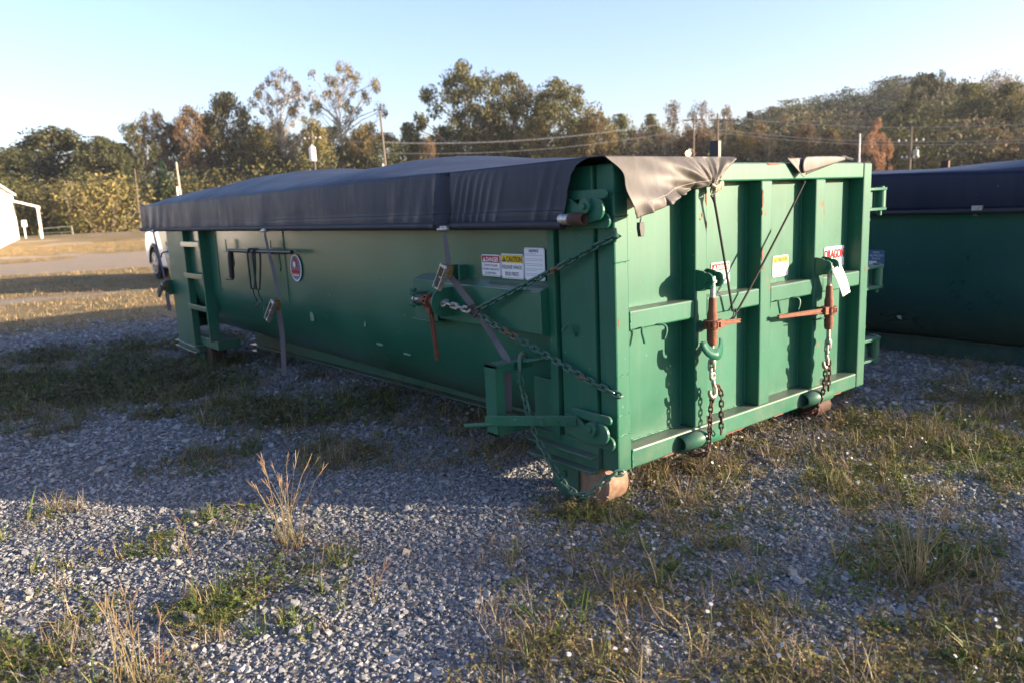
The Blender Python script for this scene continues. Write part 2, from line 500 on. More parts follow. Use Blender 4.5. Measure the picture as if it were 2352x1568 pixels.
def random_mat(name, stops, rough=0.85, island=False, trans=0.0, noise=None):
    m = Mat(name)
    if island:
        fac = m.node('ShaderNodeNewGeometry').outputs['Random Per Island']
    else:
        fac = m.node('ShaderNodeObjectInfo').outputs['Random']
    c = m.ramp(fac, stops)
    if noise:
        c = m.mix(m.ramp(m.noise(noise, 3), [(0.3, 0.0), (0.7, 0.6)]), c, (0.10, 0.10, 0.10), 'MIX')
    m.set(Base_Color=c, Roughness=rough, Specular_IOR_Level=0.3)
    if trans:
        tb = m.node('ShaderNodeBsdfTranslucent'); m.l.new(c, tb.inputs[0])
        mx = m.node('ShaderNodeMixShader'); mx.inputs[0].default_value = trans
        m.l.new(m.b.outputs[0], mx.inputs[1]); m.l.new(tb.outputs[0], mx.inputs[2])
        m.l.new(mx.outputs[0], m.n['Material Output'].inputs[0])
    return m.m

# crushed stone
M_stone = random_mat('crushed_stone', [(0.0, (0.115, 0.113, 0.108)), (0.35, (0.19, 0.186, 0.178)), (0.75, (0.26, 0.255, 0.244)), (0.96, (0.33, 0.32, 0.305)), (1.0, (0.33, 0.27, 0.19))], 0.8)
def stone_mesh(seed):
    import bmesh
    r = np.random.default_rng(seed)
    bm = bmesh.new()
    s = np.array([1.0, r.uniform(0.6, 0.95), r.uniform(0.4, 0.75)])
    for p in r.normal(size=(13, 3)):
        p = p / np.linalg.norm(p) * r.uniform(0.8, 1.1) * s
        bm.verts.new(p)
    g = bmesh.ops.convex_hull(bm, input=bm.verts)
    bmesh.ops.delete(bm, geom=[v for v in bm.verts if not v.link_faces], context='VERTS')
    me = bpy.data.meshes.new('stone'); bm.to_mesh(me); bm.free()
    me.materials.append(M_stone)
    return me
xs = []; ys = []; rs = []
for n, d0, d1, r0 in ((140000, 1.9, 5.2, 0.0066), (80000, 5.2, 8.5, 0.0105), (38000, 8.5, 14.0, 0.019)):
    x, y = sector(n, d0, d1)
    r = r0 * np.exp(rng.normal(0, 0.46, n)); r = np.clip(r, 0.004, 0.05)
    xs.append(x); ys.append(y); rs.append(r)
xs = np.concatenate(xs); ys = np.concatenate(ys); rs = np.concatenate(rs)
keep = rng.random(len(xs)) > 0.72 * sstep(0.35, 0.9, veg(xs, ys))
xs, ys, rs = xs[keep], ys[keep], rs[keep]
n = len(xs)
P = np.stack([xs, ys, zg(xs, ys) + rs * rng.uniform(-0.15, 0.40, n)], 1)
rot = np.stack([rng.normal(0, 0.32, n), rng.normal(0, 0.32, n), rng.uniform(0, 6.28, n)], 1)
scatter('gravel', P, rot, np.repeat(rs[:, None], 3, 1), rng.integers(0, 8, n), [stone_mesh(100 + k) for k in range(8)],
        'loose grey crushed stone gravel covering the yard', 'gravel')

# plants: ribbons
def blade(mb, p, az, lean, L, w, seg=3, curl=0.6, twist=0.0):
    p = Vector(p); d = Vector((math.cos(az), math.sin(az), 0)); sd = Vector((-math.sin(az + twist), math.cos(az + twist), 0))
    b = len(mb.v)
    for k in range(seg + 1):
        t = k / seg
        a = lean + curl * t
        q = p + d * (L * t * math.sin(a)) + Vector((0, 0, L * t * math.cos(a)))
        ww = w * (1 - t) ** 0.7 * 0.5 if k < seg else 0
        if k < seg:
            mb.v.append(tuple(q - sd * ww)); mb.v.append(tuple(q + sd * ww))
        else:
            mb.v.append(tuple(q))
    for k in range(seg - 1):
        mb.f.append((b + 2 * k, b + 2 * k + 1, b + 2 * k + 3, b + 2 * k + 2)); mb.m.append(mb.mi)
    k = seg - 1
    mb.f.append((b + 2 * k, b + 2 * k + 1, b + 2 * seg)); mb.m.append(mb.mi)

def tuft(mat, n, L, w, spread, lean, curl=0.7, mat2=None):
    mb = MB()
    for _ in range(n):
        a = random.uniform(0, 6.28); r = spread * math.sqrt(random.random())
        mb.mi = 1 if (mat2 and random.random() < 0.35) else 0
        blade(mb, (r * math.cos(a), r * math.sin(a), -0.005), random.uniform(0, 6.28), random.uniform(0.05, lean), L * random.uniform(0.45, 1.1), w * random.uniform(0.7, 1.3), 3, curl * random.uniform(-0.2, 1.2), random.uniform(-0.6, 0.6))
    return mb.mesh('tuft', [mat, mat2] if mat2 else mat, fix=False)

M_dry = random_mat('dry_straw_blades', [(0.0, (0.18, 0.14, 0.07)), (0.4, (0.36, 0.29, 0.14)), (0.7, (0.46, 0.37, 0.19)), (1.0, (0.30, 0.20, 0.09))], 0.8, True, 0.25)
M_grey = random_mat('grey_dead_stems', [(0.0, (0.12, 0.10, 0.085)), (0.5, (0.26, 0.22, 0.18)), (1.0, (0.17, 0.12, 0.09))], 0.9, True, 0.1)
M_grass = random_mat('green_grass_blades', [(0.0, (0.05, 0.085, 0.015)), (0.5, (0.10, 0.15, 0.03)), (0.85, (0.17, 0.19, 0.05)), (1.0, (0.30, 0.24, 0.10))], 0.6, True, 0.3)
M_clover = random_mat('green_weed_leaves', [(0.0, (0.055, 0.085, 0.018)), (0.6, (0.12, 0.16, 0.03)), (1.0, (0.21, 0.22, 0.05))], 0.55, True, 0.3)
M_olivew = random_mat('olive_weed_leaves', [(0.0, (0.07, 0.07, 0.02)), (0.6, (0.16, 0.15, 0.04)), (1.0, (0.24, 0.14, 0.06))], 0.7, True, 0.25)
M_petal = plain('white_petals', (0.50, 0.47, 0.54), 0.6, 0.05)
M_petalc = plain('yellow_flower_centre', (0.55, 0.42, 0.08), 0.7, 0.1)
M_redst = plain('reddish_stems', (0.16, 0.06, 0.035), 0.8, 0.3)

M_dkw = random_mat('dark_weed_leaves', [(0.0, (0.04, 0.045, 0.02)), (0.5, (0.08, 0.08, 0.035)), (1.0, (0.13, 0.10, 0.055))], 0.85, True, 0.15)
M_fld = random_mat('field_straw', [(0.0, (0.20, 0.14, 0.07)), (0.5, (0.36, 0.25, 0.125)), (1.0, (0.45, 0.33, 0.175))], 0.85, True, 0.2)
def clover(mat, n, R, h, s):
    mb = MB()
    for _ in range(n):
        a = random.uniform(0, 6.28); r = R * math.sqrt(random.random())
        c = Vector((r * math.cos(a), r * math.sin(a), h * random.uniform(0.25, 1) * (1.1 - r / R * 0.7)))
        nrm = Vector((random.gauss(0, .5), random.gauss(0, .5), 1)).normalized()
        u = nrm.orthogonal().normalized(); v = nrm.cross(u)
        th = random.uniform(0, 6.28)
        for k in range(3):
            t = th + k * 2.1
            d = u * math.cos(t) + v * math.sin(t); e = -u * math.sin(t) + v * math.cos(t)
            q = s * random.uniform(0.7, 1.25)
            mb.add([c, c + d * q * .6 + e * q * .5 + nrm * q * .15, c + d * q * 1.15, c + d * q * .6 - e * q * .5 + nrm * q * .15], [(0, 1, 2, 3)])
        if random.random() < 0.5:
            mb.add([(c.x * .5, c.y * .5, -.004), (c.x * .5 + .0015, c.y * .5 + .0015, -.004), tuple(c)], [(0, 1, 2)])
    return mb.mesh('weed', mat, fix=False)

def daisy(seed):
    mb = MB()
    for _ in range(random.randint(1, 3)):
        h = random.uniform(0.06, 0.13); dx, dy = random.gauss(0, .025), random.gauss(0, .025)
        mb.mi = 2
        blade(mb, (0, 0, 0), random.uniform(0, 6.28), 0.0, h, .003, 2, 0.0)
        mb.tube([(0, 0, 0), (dx * .6, dy * .6, h * .6), (dx, dy, h)], .0011, 3, False)
        c = Vector((dx, dy, h)); nrm = Vector((random.gauss(-.2, .4), random.gauss(-.3, .4), 1)).normalized()
        u = nrm.orthogonal().normalized(); v = nrm.cross(u)
        mb.mi = 0
        for k in range(9):
            t = k * 0.698; d = u * math.cos(t) + v * math.sin(t); e = -u * math.sin(t) + v * math.cos(t)
            mb.add([c, c + d * .0045 + e * .0017, c + d * .008, c + d * .0045 - e * .0017], [(0, 1, 2, 3)])
        mb.mi = 1
        mb.add([c + nrm * .002 + u * .003, c + nrm * .002 + v * .003, c + nrm * .002 - u * .003, c + nrm * .002 - v * .003], [(0, 1, 2, 3)])
    return mb.mesh('daisy', [M_petal, M_petalc, M_grass], fix=False)

def place(name, n, d0, d1, thr, power, s0, s1, meshes, label, cat, tilt=0.12, extra=None, half=50):
    x, y = sector(n, d0, d1, half)
    v = veg(x, y)
    w = np.clip((v - thr) / (1 - thr), 0, 1) ** power
    if extra is not None: w = w * extra(x, y)
    # keep plants out from under the skids and rollers
    k = rng.random(n) < w
    x, y = x[k], y[k]; n = len(x)
    P = np.stack([x, y, zg(x, y)], 1)
    rot = np.stack([rng.normal(0, tilt, n), rng.normal(0, tilt, n), rng.uniform(0, 6.28, n)], 1)
    s = rng.uniform(s0, s1, n) * (0.75 + 0.5 * rng.random(n))
    scatter(name, P, rot, np.repeat(s[:, None], 3, 1), rng.integers(0, len(meshes), n), meshes, label, cat)

def hue(x, y): return fbm(np.asarray(x) * 1.3, np.asarray(y) * 1.3, 61)
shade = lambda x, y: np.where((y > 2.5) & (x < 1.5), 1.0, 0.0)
place('clover', 15000, 1.9, 7, 0.16, 1.2, 0.6, 1.25, [clover(M_clover, 15, .05, .035, .009) for _ in range(5)] + [clover(M_clover, 22, .07, .06, .010)],
      'low bright green clover and chickweed growing through the gravel', 'weeds', 0.1, lambda x, y: sstep(0.42, 0.6, hue(x, y)) + 2.0 * np.exp(-((x + .07) ** 2 + (y - .14) ** 2) / .06) + 0.15)
place('olive_weed', 12500, 1.9, 8, 0.10, 1.1, 0.8, 1.6, [clover(M_olivew, 16, .05, .07, .007) for _ in range(5)],
      'low olive and reddish weeds scattered over the gravel', 'weeds', 0.15, lambda x, y: sstep(0.6, 0.42, hue(x, y)) + 0.25)
place('dry_grass', 26000, 1.9, 11, 0.08, 1.0, 0.7, 1.5, [tuft(M_dry, 22, .105, .0028, .03, 0.9, 0.9, M_grey) for _ in range(4)] + [tuft(M_grey, 28, .095, .0020, .045, 1.2, 1.0) for _ in range(4)],
      'short dry straw coloured grass tufts between the stones', 'grass', 0.2, lambda x, y: 0.35 + 0.5 * sstep(0.58, 0.4, hue(x, y)))
place('green_grass', 7500, 1.9, 11, 0.10, 1.1, 0.7, 1.5, [tuft(M_grass, 16, .10, .0040, .025, 0.8, 0.7) for _ in range(4)] + [tuft(M_grass, 9, .14, .0062, .02, 0.6, 0.6, M_dry) for _ in range(2)],
      'green grass tufts growing in the gravel', 'grass', 0.15, lambda x, y: 0.35 + 0.4 * sstep(0.4, 0.6, hue(x, y)) + 0.8 * shade(x, y))
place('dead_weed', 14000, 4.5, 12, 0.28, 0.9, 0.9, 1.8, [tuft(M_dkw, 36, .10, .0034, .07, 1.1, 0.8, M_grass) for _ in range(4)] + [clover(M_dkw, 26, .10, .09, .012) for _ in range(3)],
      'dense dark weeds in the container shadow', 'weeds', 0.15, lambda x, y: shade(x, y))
place('field_grass', 26000, 11, 60, 0.30, 1.0, 0.7, 1.7, [tuft(M_fld, 26, .075, .008, .12, 1.1, 0.8, M_grass) for _ in range(2)] + [tuft(M_fld, 26, .07, .008, .12, 1.2, 0.8) for _ in range(4)],
      'dry yellow field grass on the far lot', 'grass', 0.1, lambda x, y: 1.0 + 0 * x, 36)
place('daisy', 1000, 1.9, 7.5, 0.12, 0.8, 0.8, 1.25, [daisy(k) for k in range(5)],
      'tiny white daisies dotted among the weeds', 'flowers', 0.1, lambda x, y: np.where(x > -1.1, 0.75, 0.0) * np.where(y < 1.3, 1, 0.2))

M_seed = random_mat('seed_heads', [(0, (.24, .15, .085)), (.6, (.38, .28, .15)), (1, (.24, .12, .08))], .85, True, .2)
# tall dry grass clumps: countable things
def clump(loc, seed, n_st, H, spread, lean, label, n_base=70, bias=(0, 0)):
    random.seed(seed)
    z = float(zg(loc[0], loc[1]))
    t = thing('dry_grass_clump', (loc[0], loc[1], z), label, 'grass clump', 'tall dry grass clumps')
    mb = MB()
    for _ in range(n_base):
        a = random.uniform(0, 6.28); r = spread * math.sqrt(random.random())
        mb.mi = random.choice((0, 0, 1, 2))
        blade(mb, (r * math.cos(a), r * math.sin(a), -.01), a + random.gauss(0, .8), random.uniform(.2, 1.1), H * random.uniform(.2, .5), .0042, 4, random.uniform(.1, .9), random.uniform(-.5, .5))
    o = link_mesh('basal_leaves', mb.mesh('basal_leaves', [M_dry, M_grass, M_redst], fix=False), t); o['kind'] = 'stuff'
    ms = MB(); mh = MB()
    for _ in range(n_st):
        a = random.uniform(0, 6.28); r = spread * .8 * math.sqrt(random.random())
        az = random.uniform(0, 6.28); ln = random.uniform(.03, lean); h = H * random.uniform(.55, 1.05)
        dx, dy = math.cos(az) * math.sin(ln) + bias[0], math.sin(az) * math.sin(ln) + bias[1]
        b = Vector((r * math.cos(a), r * math.sin(a), 0))
        pts = [b, b + Vector((dx * h * .4, dy * h * .4, h * .45)), b + Vector((dx * h * 1.0, dy * h * 1.0, h * .85)), b + Vector((dx * h * 1.35, dy * h * 1.35, h))]
        ms.tube(pts, [.0014, .0013, .0010, .0006], 4, False)
        if random.random() < .75:
            tip = pts[-1]; d = (pts[-1] - pts[-2]).normalized()
            for k in range(random.randint(2, 5)):
                dd = (d + Vector((random.gauss(0, .22), random.gauss(0, .22), random.gauss(0, .1)))).normalized()
                L = random.uniform(.03, .07)
                st = tip - d * random.uniform(.0, .05)
                mh.tube([st, st + dd * L * .5, st + dd * L], [.0009, .0017, .0006], 4, False)
        if random.random() < .5:
            q = pts[1]
            blade(ms, q, random.uniform(0, 6.28), random.uniform(.3, .8), random.uniform(.06, .14), .0035, 3, .7)
    link_mesh('stalks', ms.mesh('stalks', M_dry, fix=False), t)['kind'] = 'stuff'
    link_mesh('seed_heads', mh.mesh('seed_heads', M_seed, fix=False), t)['kind'] = 'stuff'
    return t
clump((-1.36, .84), 6, 20, .44, .06, .42, 'tallest dry golden grass clump standing in the gravel left of the roller', 90)
clump((.34, -1.27), 9, 22, .47, .06, .42, 'tall dry grass clump with reddish seed heads in the right foreground', 60)
clump((-2.17, .20), 14, 17, .36, .12, .35, 'yellow grass clump at the bottom left edge of the picture', 60)
clump((-1.75, 1.12), 21, 3, .22, .05, .4, 'short pale straw tuft just left of the tall golden grass clump', 50)
clump((-.78, -.76), 33, 5, .20, .04, .45, 'small green and brown grass tuft at the bottom centre', 40)
clump((-1.30, .14), 35, 3, .18, .02, .3, 'lone thin straw stalk on open gravel below the tall clump', 8)
random.seed(11)

# ------------------------------------------------------------------ lettering and stickers
_tc = {}
def text2d(body, bold=0.0):
    if (body, bold) in _tc: return _tc[(body, bold)]
    cu = bpy.data.curves.new('t', 'FONT'); cu.body = body; cu.size = 1.0; cu.align_x = 'LEFT'
    cu.resolution_u = 3; cu.offset = bold
    o = bpy.data.objects.new('t', cu); col.objects.link(o)
    bpy.context.view_layer.update()
    dg = bpy.context.evaluated_depsgraph_get()
    me = bpy.data.meshes.new_from_object(o.evaluated_get(dg))
    v = [(a.co.x, a.co.y) for a in me.vertices]; f = [tuple(p.vertices) for p in me.polygons]
    bpy.data.objects.remove(o); bpy.data.meshes.remove(me)
    _tc[(body, bold)] = (v, f)
    return v, f

class Sticker:
    """flat vinyl sticker lying in a plane; u = reading direction, v = up, n = outward"""
    def __init__(s, name, origin, u, v, w, h, parent, mat=None, label=None, r=0.012):
        s.o = Vector(origin); s.u = Vector(u).normalized(); s.v = Vector(v).normalized(); s.n = s.u.cross(s.v)
        s.w = w; s.h = h; s.parent = parent
        pts = arc(w - r, r, r, -90, 0, 3) + arc(w - r, h - r, r, 0, 90, 3) + arc(r, h - r, r, 90, 180, 3) + arc(r, r, r, 180, 270, 3)
        mb = MB(); n = len(pts)
        mb.add([s.P(a, b, 0.0005) for a, b in pts] + [s.P(a, b, 0.0025) for a, b in pts], [tuple(range(n, 2 * n))] + [(i, (i + 1) % n, (i + 1) % n + n, i + n) for i in range(n)])
        s.obj = mb.build(name, mat or M_white, parent, label=label)
        s.lay = {}
    def P(s, a, b, d=0.0): return s.o + s.u * a + s.v * b + s.n * d
    def L(s, mat):
        if mat.name not in s.lay: s.lay[mat.name] = (MB(), mat)
        return s.lay[mat.name][0]
    def rect(s, mat, a0, b0, a1, b1, d=0.004):
        s.L(mat).add([s.P(a0, b0, d), s.P(a1, b0, d), s.P(a1, b1, d), s.P(a0, b1, d)], [(0, 1, 2, 3)])
    def poly(s, mat, pts, d=0.004):
        s.L(mat).add([s.P(a, b, d) for a, b in pts], [tuple(range(len(pts)))])
    def text(s, mat, body, a0, a1, b, hmax, d=0.0055, bold=0.0):
        v, f = text2d(body, bold)
        xs = [p[0] for p in v]; ys = [p[1] for p in v]
        x0, x1 = min(xs), max(xs); cap = 0.7
        sx = (a1 - a0) / (x1 - x0); sy = hmax / cap
        s.L(mat).add([s.P(a0 + (p[0] - x0) * sx, b + p[1] * sy, d) for p in v], f)
    def frame(s, mat, m, t, d=0.0035):
        w, h = s.w, s.h
        s.rect(mat, m, m, w - m, m + t, d); s.rect(mat, m, h - m - t, w - m, h - m, d)
        s.rect(mat, m, m + t, m + t, h - m - t, d); s.rect(mat, w - m - t, m + t, w - m, h - m - t, d)
    def done(s):
        for k, (mb, mat) in s.lay.items():
            nm = 'lettering' if mat in (M_ink, M_white, M_redl, M_blue) else 'print'
            mb.build(nm, mat, s.obj)

# ------------------------------------------------------------------ main container
W = 2.44
box = thing('waste_container', (1.22, 3.7, -0.22), 'big green steel roll-off container under a dark tarp, tailgate facing right', 'container')
def part(name, mat, parent=None, smooth=False, bevel=0.0, **kw):
    mb = MB()
    return mb, (lambda: mb.build(name, mat, parent or box, smooth, bevel, **kw))

# round bottomed shell
R0 = 0.62
prof = [(0.0, 1.485), (0.0, 1.1), (0.0, 0.85)] + [(R0 - R0 * math.cos(a), 0.60 - R0 * math.sin(a)) for a in np.linspace(0, math.pi / 2, 16)]
prof = prof + [(W - x, z) for x, z in prof[::-1]]
def shell_pt(u, v):
    y = 0.40 + u * 7.05
    k = v * (len(prof) - 1); i = min(int(k), len(prof) - 2); t = k - i
    x = prof[i][0] * (1 - t) + prof[i + 1][0] * t; z = prof[i][1] * (1 - t) + prof[i + 1][1] * t
    dent = 0.003 * math.sin(y * 1.7 + 1) * math.sin(z * 3) + 0.002 * math.sin(y * 3.9) * math.sin(z * 4 + 1)
    s = 1 if x < W / 2 else -1
    return (x + s * dent + 0.006 * s, y, z)
mb = MB(); mb.grid(shell_pt, 90, len(prof) - 1)
mb.build('shell', M_green_side, box, True)
mb = MB(); mb.box((0.02, 7.36, 0.0), (W - .02, 7.40, 1.44)); mb.build('front_bulkhead', M_green, box)
mb, fin = part('nose_panel', M_green_side, bevel=0.006)
mb.prism([(7.43, -0.02), (7.41, 0.139), (8.20, 1.485), (7.43, 1.485)], 'x', 0.004, W - 0.004); fin()
mb, fin = part('top_rail', M_green, bevel=0.008)
mb.box((-.03, .42, 1.44), (.07, 8.2, 1.50)); mb.box((W - .07, .42, 1.44), (W + .03, 8.2, 1.50)); fin()
for x, s in ((0, 1), (W, -1)):
    # front frame and ladder
    mb, fin = part('front_frame', M_green, bevel=0.006)
    mb.box((x - s * .06, 6.72, -.13), (x + s * .02, 7.40, 1.485)); mb.box((x - s * .062, 6.60, -.20), (x + s * .2, 7.42, -.132))
    mb.box((x - s * .10, 6.58, -.212), (x + s * .2, 7.44, -.200)); mb.box((x - s * .10, 6.585, -.145), (x + s * .0, 7.43, -.133)); fin()
    mb, fin = part('ladder_stile', M_green, bevel=0.004)
    mb.box((x - s * .085, 6.03, -.02), (x + s * .03, 6.062, 1.45)); fin()
    mb, fin = part('ladder_base', M_green, bevel=0.004)
    mb.box((x - s * .0, 6.06, -.13), (x + s * .25, 6.72, -.03)); fin()
    for z in (1.045, .69, .335):
        mb, fin = part('ladder_rung', M_green_side, bevel=0.003)
        mb.box((x - s * .088, 6.062, z - .028), (x - s * .062, 6.74, z + .028)); fin()
    # rear frame
    mb, fin = part('rear_post', M_green, bevel=0.006)
    mb.box((x - s * .012, .125, .0), (x + s * .11, .372, 1.485)); mb.box((x + s * .01, .374, .08), (x + s * .1, .392, 1.45)); fin()
    mb, fin = part('rear_flat_bar', M_green, bevel=0.003)
    mb.box((x - s * .026, .394, .10), (x + s * .03, .448, 1.46)); fin()
    mb, fin = part('frame_foot', M_green, bevel=0.003)
    mb.box((x - s * .02, .116, -.006), (x + s * .15, .60, .12)); mb.box((x - s * .075, .118, .062), (x - s * .02, .61, .074)); mb.box((x - s * .075, .112, -.016), (x - s * .018, .61, -.004)); fin()
    # main rails
    xr = x + s * .76
    mb, fin = part('skid_rail', M_green, bevel=0.004)
    mb.prism([(.7, -.0), (7.1, -.0), (7.1, -.36), (.7, -.22)], 'x', xr + s * .03, xr + s * .07); mb.bar((xr, .69, -.160), (xr, 7.11, -.285), .10, .012); mb.bar((xr, .69, -.222), (xr, 7.11, -.365), .10, .012); fin()
    # rollers with their brackets
    for y, r, zc in ((.205, .115, -.105) if s > 0 else (.24, .08, -.145), (6.52, .125, -.24)):
        mb = MB()
        n = 28; x0, x1 = (x + s * .02, x + s * .175) if s > 0 else (x + s * .12, x + s * .30)
        mb.tube([(x0, y, zc), (x0 + s * .008, y, zc), (x1 - s * .008, y, zc), (x1, y, zc)], [r - .01, r, r, r - .01], n)
        mb.build('roller', M_steel_worn if (y < 1 and s > 0) else M_rust_dark, box, True)
        yb = y + r * .75
        mb, fin = part('roller_bracket', M_green_rust, bevel=0.004)
        pl = [(yb, zc + .14), (yb + .21, zc + .14), (yb + .20, zc - .05), (yb + .14, zc - .118), (yb + .02, zc - .118), (yb, zc - .06)]
        mb.prism(pl, 'x', x + s * .0, x + s * .014); mb.prism(pl, 'x', x + s * .245, x + s * .262)
        mb.box((x + s * .014, yb + .01, zc - .05), (x + s * .245, yb + .03, zc + .13)); fin()
        mb, fin = part('axle_bolt', M_green_rust)
        mb.cyl((x - s * .012, yb + .10, zc + .01), (x + s * .02, yb + .10, zc + .01), .018, 6); fin()
for y in (3.93, 5.75):
    mb, fin = part('vertical_seam', M_weld)
    pts = [(.001 + 0.0015 * math.sin(k * 2.1), y + .002 * math.sin(k * 1.3), z) for k, z in enumerate(np.linspace(.55, 1.43, 60))]
    mb.tube(pts, .004, 6); fin()

# beam on the side that carries the chain binder
mb, fin = part('side_beam', M_green_side, bevel=0.005)
mb.prism([(0.012, .905), (-.080, .880), (-.080, .655), (0.012, .632)], 'y', .449, 1.62); fin()
mb, fin = part('beam_end_cap', M_green, bevel=0.003)
mb.prism([(0.01, .918), (-.092, .890), (-.092, .640), (-.02, .622), (-.02, .63), (-.082, .649), (-.082, .882), (0.01, .908)], 'y', 1.40, 1.665)
mb.box((-.10, 1.45, .628), (.0, 1.70, .640)); fin()
mb, fin = part('strap_bracket', M_green, bevel=0.003)
mb.box((-.05, 1.20, .895), (.012, 1.212, .985)); mb.box((-.012, 1.212, .895), (.012, 1.28, .985)); mb.box((-.05, 1.28, .895), (.012, 1.292, .985)); fin()
mb, fin = part('binder_clevis', M_green, bevel=0.003)
for z in (.812, .742):
    mb.prism([(-.09, 1.50), (-.17, 1.515), (-.195, 1.55), (-.17, 1.585), (-.09, 1.60)], 'z', z - .008, z + .008)
mb.cyl((-.165, 1.55, .725), (-.165, 1.55, .835), .013, 10); mb.cyl((-.165, 1.55, .826), (-.165, 1.55, .842), .024, 10); fin()
mb, fin = part('binder_guard_plate', M_green, bevel=0.002)
mb.prism([(-.07, .86)] + [(-.15 + .085 * math.cos(math.radians(a)), .775 + .085 * math.sin(math.radians(a))) for a in range(90, 271, 18)] + [(-.07, .69)], 'y', 1.235, 1.247); fin()
# fender box around the lower latch
mb, fin = part('latch_guard_frame', M_green, bevel=0.003)
yf = .60
mb.box((-.28, yf, .122), (-.262, yf + .09, .506)); mb.box((-.28, yf, .488), (-.02, yf + .09, .506)); mb.box((-.28, yf, .122), (.0, yf + .09, .138))
mb.box((-.262, yf + .0, .138), (-.215, yf + .006, .488)); mb.box((-.215, yf, .46), (-.02, yf + .006, .488)); mb.box((-.215, yf, .138), (.0, yf + .006, .165)); fin()
mb, fin = part('frame_backing_plate', M_green, bevel=0.003)
mb.box((.0, .455, .10), (.015, .62, .40)); mb.box((-.02, .45, .13), (.014, .46, .34)); fin()
mb, fin = part('chain_hanger_bar', M_green)
mb.tube([(-.02, .47, .53), (-.05, .47, .527), (-.10, .52, .515), (-.12, .60, .505), (-.15, .66, .49)], .011, 10); fin()

def hook_plate(zc, name):
    """pair of overlapping latch plates with rounded noses and a pivot bolt, seen on the side near the corner"""
    mb, fin = part(name, M_green, bevel=0.003)
    mb.prism([(.26, zc + .072)] + arc(.015, zc + .050, .022, 90, 270, 8) + [(.26, zc + .028)], 'x', -.055, -.040)
    mb.prism([(.30, zc + .04), (.22, zc + .035), (.125, zc - .012), (.075, zc - .005)] + arc(.048, zc - .018, .052, 75, 262, 10) + [(.14, zc - .088), (.30, zc - .05)], 'x', -.074, -.057)
    mb.prism([(.26, zc - .05)] + arc(.028, zc - .072, .036, 90, 268, 8) + [(.26, zc - .105)], 'x', -.038, -.022)
    fin()
    b, fin2 = part('pivot_bolt', M_green, bevel=0.002)
    b.cyl((-.096, .098, zc - .002), (-.06, .098, zc - .002), .036, 20); b.cyl((-.108, .098, zc - .002), (-.096, .098, zc - .002), .016, 6); fin2()
hook_plate(1.300, 'upper_latch')
hook_plate(0.228, 'lower_latch')
mb, fin = part('latch_lever', M_green, bevel=0.003)
mb.bar((-.39, .555, .246), (-.075, .21, .246), .014, .052); fin()
mb, fin = part('lever_handle', M_green)
mb.cyl((-.47, .625, .222), (-.34, .51, .228), .011, 10); fin()
for t in (.62, .86):
    p0 = Vector((-.39, .555, .246)).lerp(Vector((-.075, .21, .246)), t); nn = Vector((-.345, -.315, 0)).normalized()
    nn = Vector((-.738, -.674, 0))
    mb, fin = part('lever_bolt', M_green_rust, bevel=0.001)
    mb.cyl(p0 + nn * .006, p0 + nn * .014, .026, 18); mb.cyl(p0 + nn * .014, p0 + nn * .028, .015, 6); fin()
# wire hooks on the rear post
mb, fin = part('wire_hook', M_green)
mb.tube(smoothpath([(-.014, .262, .66), (-.03, .258, .69), (-.04, .262, .712), (-.045, .28, .722), (-.05, .30, .705), (-.055, .32, .682)], 4), .006, 8); fin()
for z in (1.155, .395, .010):
    mb, fin = part('chain_eye', M_chain_green)
    mb.tube([(.004 + .02 * math.cos(a), -.012 - .014 * math.sin(a), z) for a in np.linspace(0, math.pi, 9)], .006, 8)
    fin()

# rack for the crank on the far part of the side
for y in (5.30, 4.12):
    mb, fin = part('rack_bracket', M_green_side, bevel=0.002)
    mb.box((-.06, y - .04, .985), (-.05, y + .04, 1.105)); mb.box((-.06, y - .04, .985), (.01, y + .04, .995)); fin()
    mb, fin = part('rack_wire', M_green)
    mb.tube([(-.055, y - .10, 1.0), (-.06, y - .22, .99), (-.06, y - .24, .88), (-.05, y - .19, .845)], .006, 6); fin()
mb, fin = part('tarp_stop_post', M_black, bevel=0.003)
mb.box((2.43, 1.20, 1.30), (2.47, 1.28, 1.74)); fin()
mb, fin = part('far_tie_hook', M_green)
mb.tube(smoothpath([(.0, 7.50, .93), (-.05, 7.52, .94), (-.09, 7.58, .92), (-.10, 7.60, .87)], 4), .009, 8); fin()
mb, fin = part('far_strap_lug', M_green, bevel=0.003)
mb.box((-.14, 7.40, .42), (.0, 7.46, .60)); fin()

# ------------------------------------------------------------------ tailgate
mb = MB(); mb.box((.085, .10, .08), (2.355, .112, 1.42))
gate = mb.build('tailgate', M_green, box)
def gpart(name, mat, a, b, bevel=0.007):
    m_ = MB(); m_.box(a, b); return m_.build(name, mat, gate, False, bevel)
gpart('end_post', M_green, (0, 0, 0), (.098, .112, 1.488), .009)
gpart('end_post', M_green_rust, (2.338, 0, 0), (2.44, .112, 1.488), .009)
gpart('top_rail', M_green_rust, (.100, .003, 1.392), (2.336, .11, 1.490), .009)
gpart('bottom_rail', M_green, (.100, .002, 0), (2.336, .11, .100), .010)
SX = ((.600, .700), (1.188, 1.294), (1.760, 1.868))
for a, b in SX:
    gpart('vertical_stiffener', M_green_rust, (a, .001, .101), (b, .101, 1.391), .008)
edges = [.100] + [e for s in SX for e in s] + [2.336]
for a, b in ((.100, .598), (.702, 1.186), (1.296, 1.758), (1.870, 2.336)):
    gpart('cross_rail', M_green, (a, .004, .695), (b, .101, .792), .009)
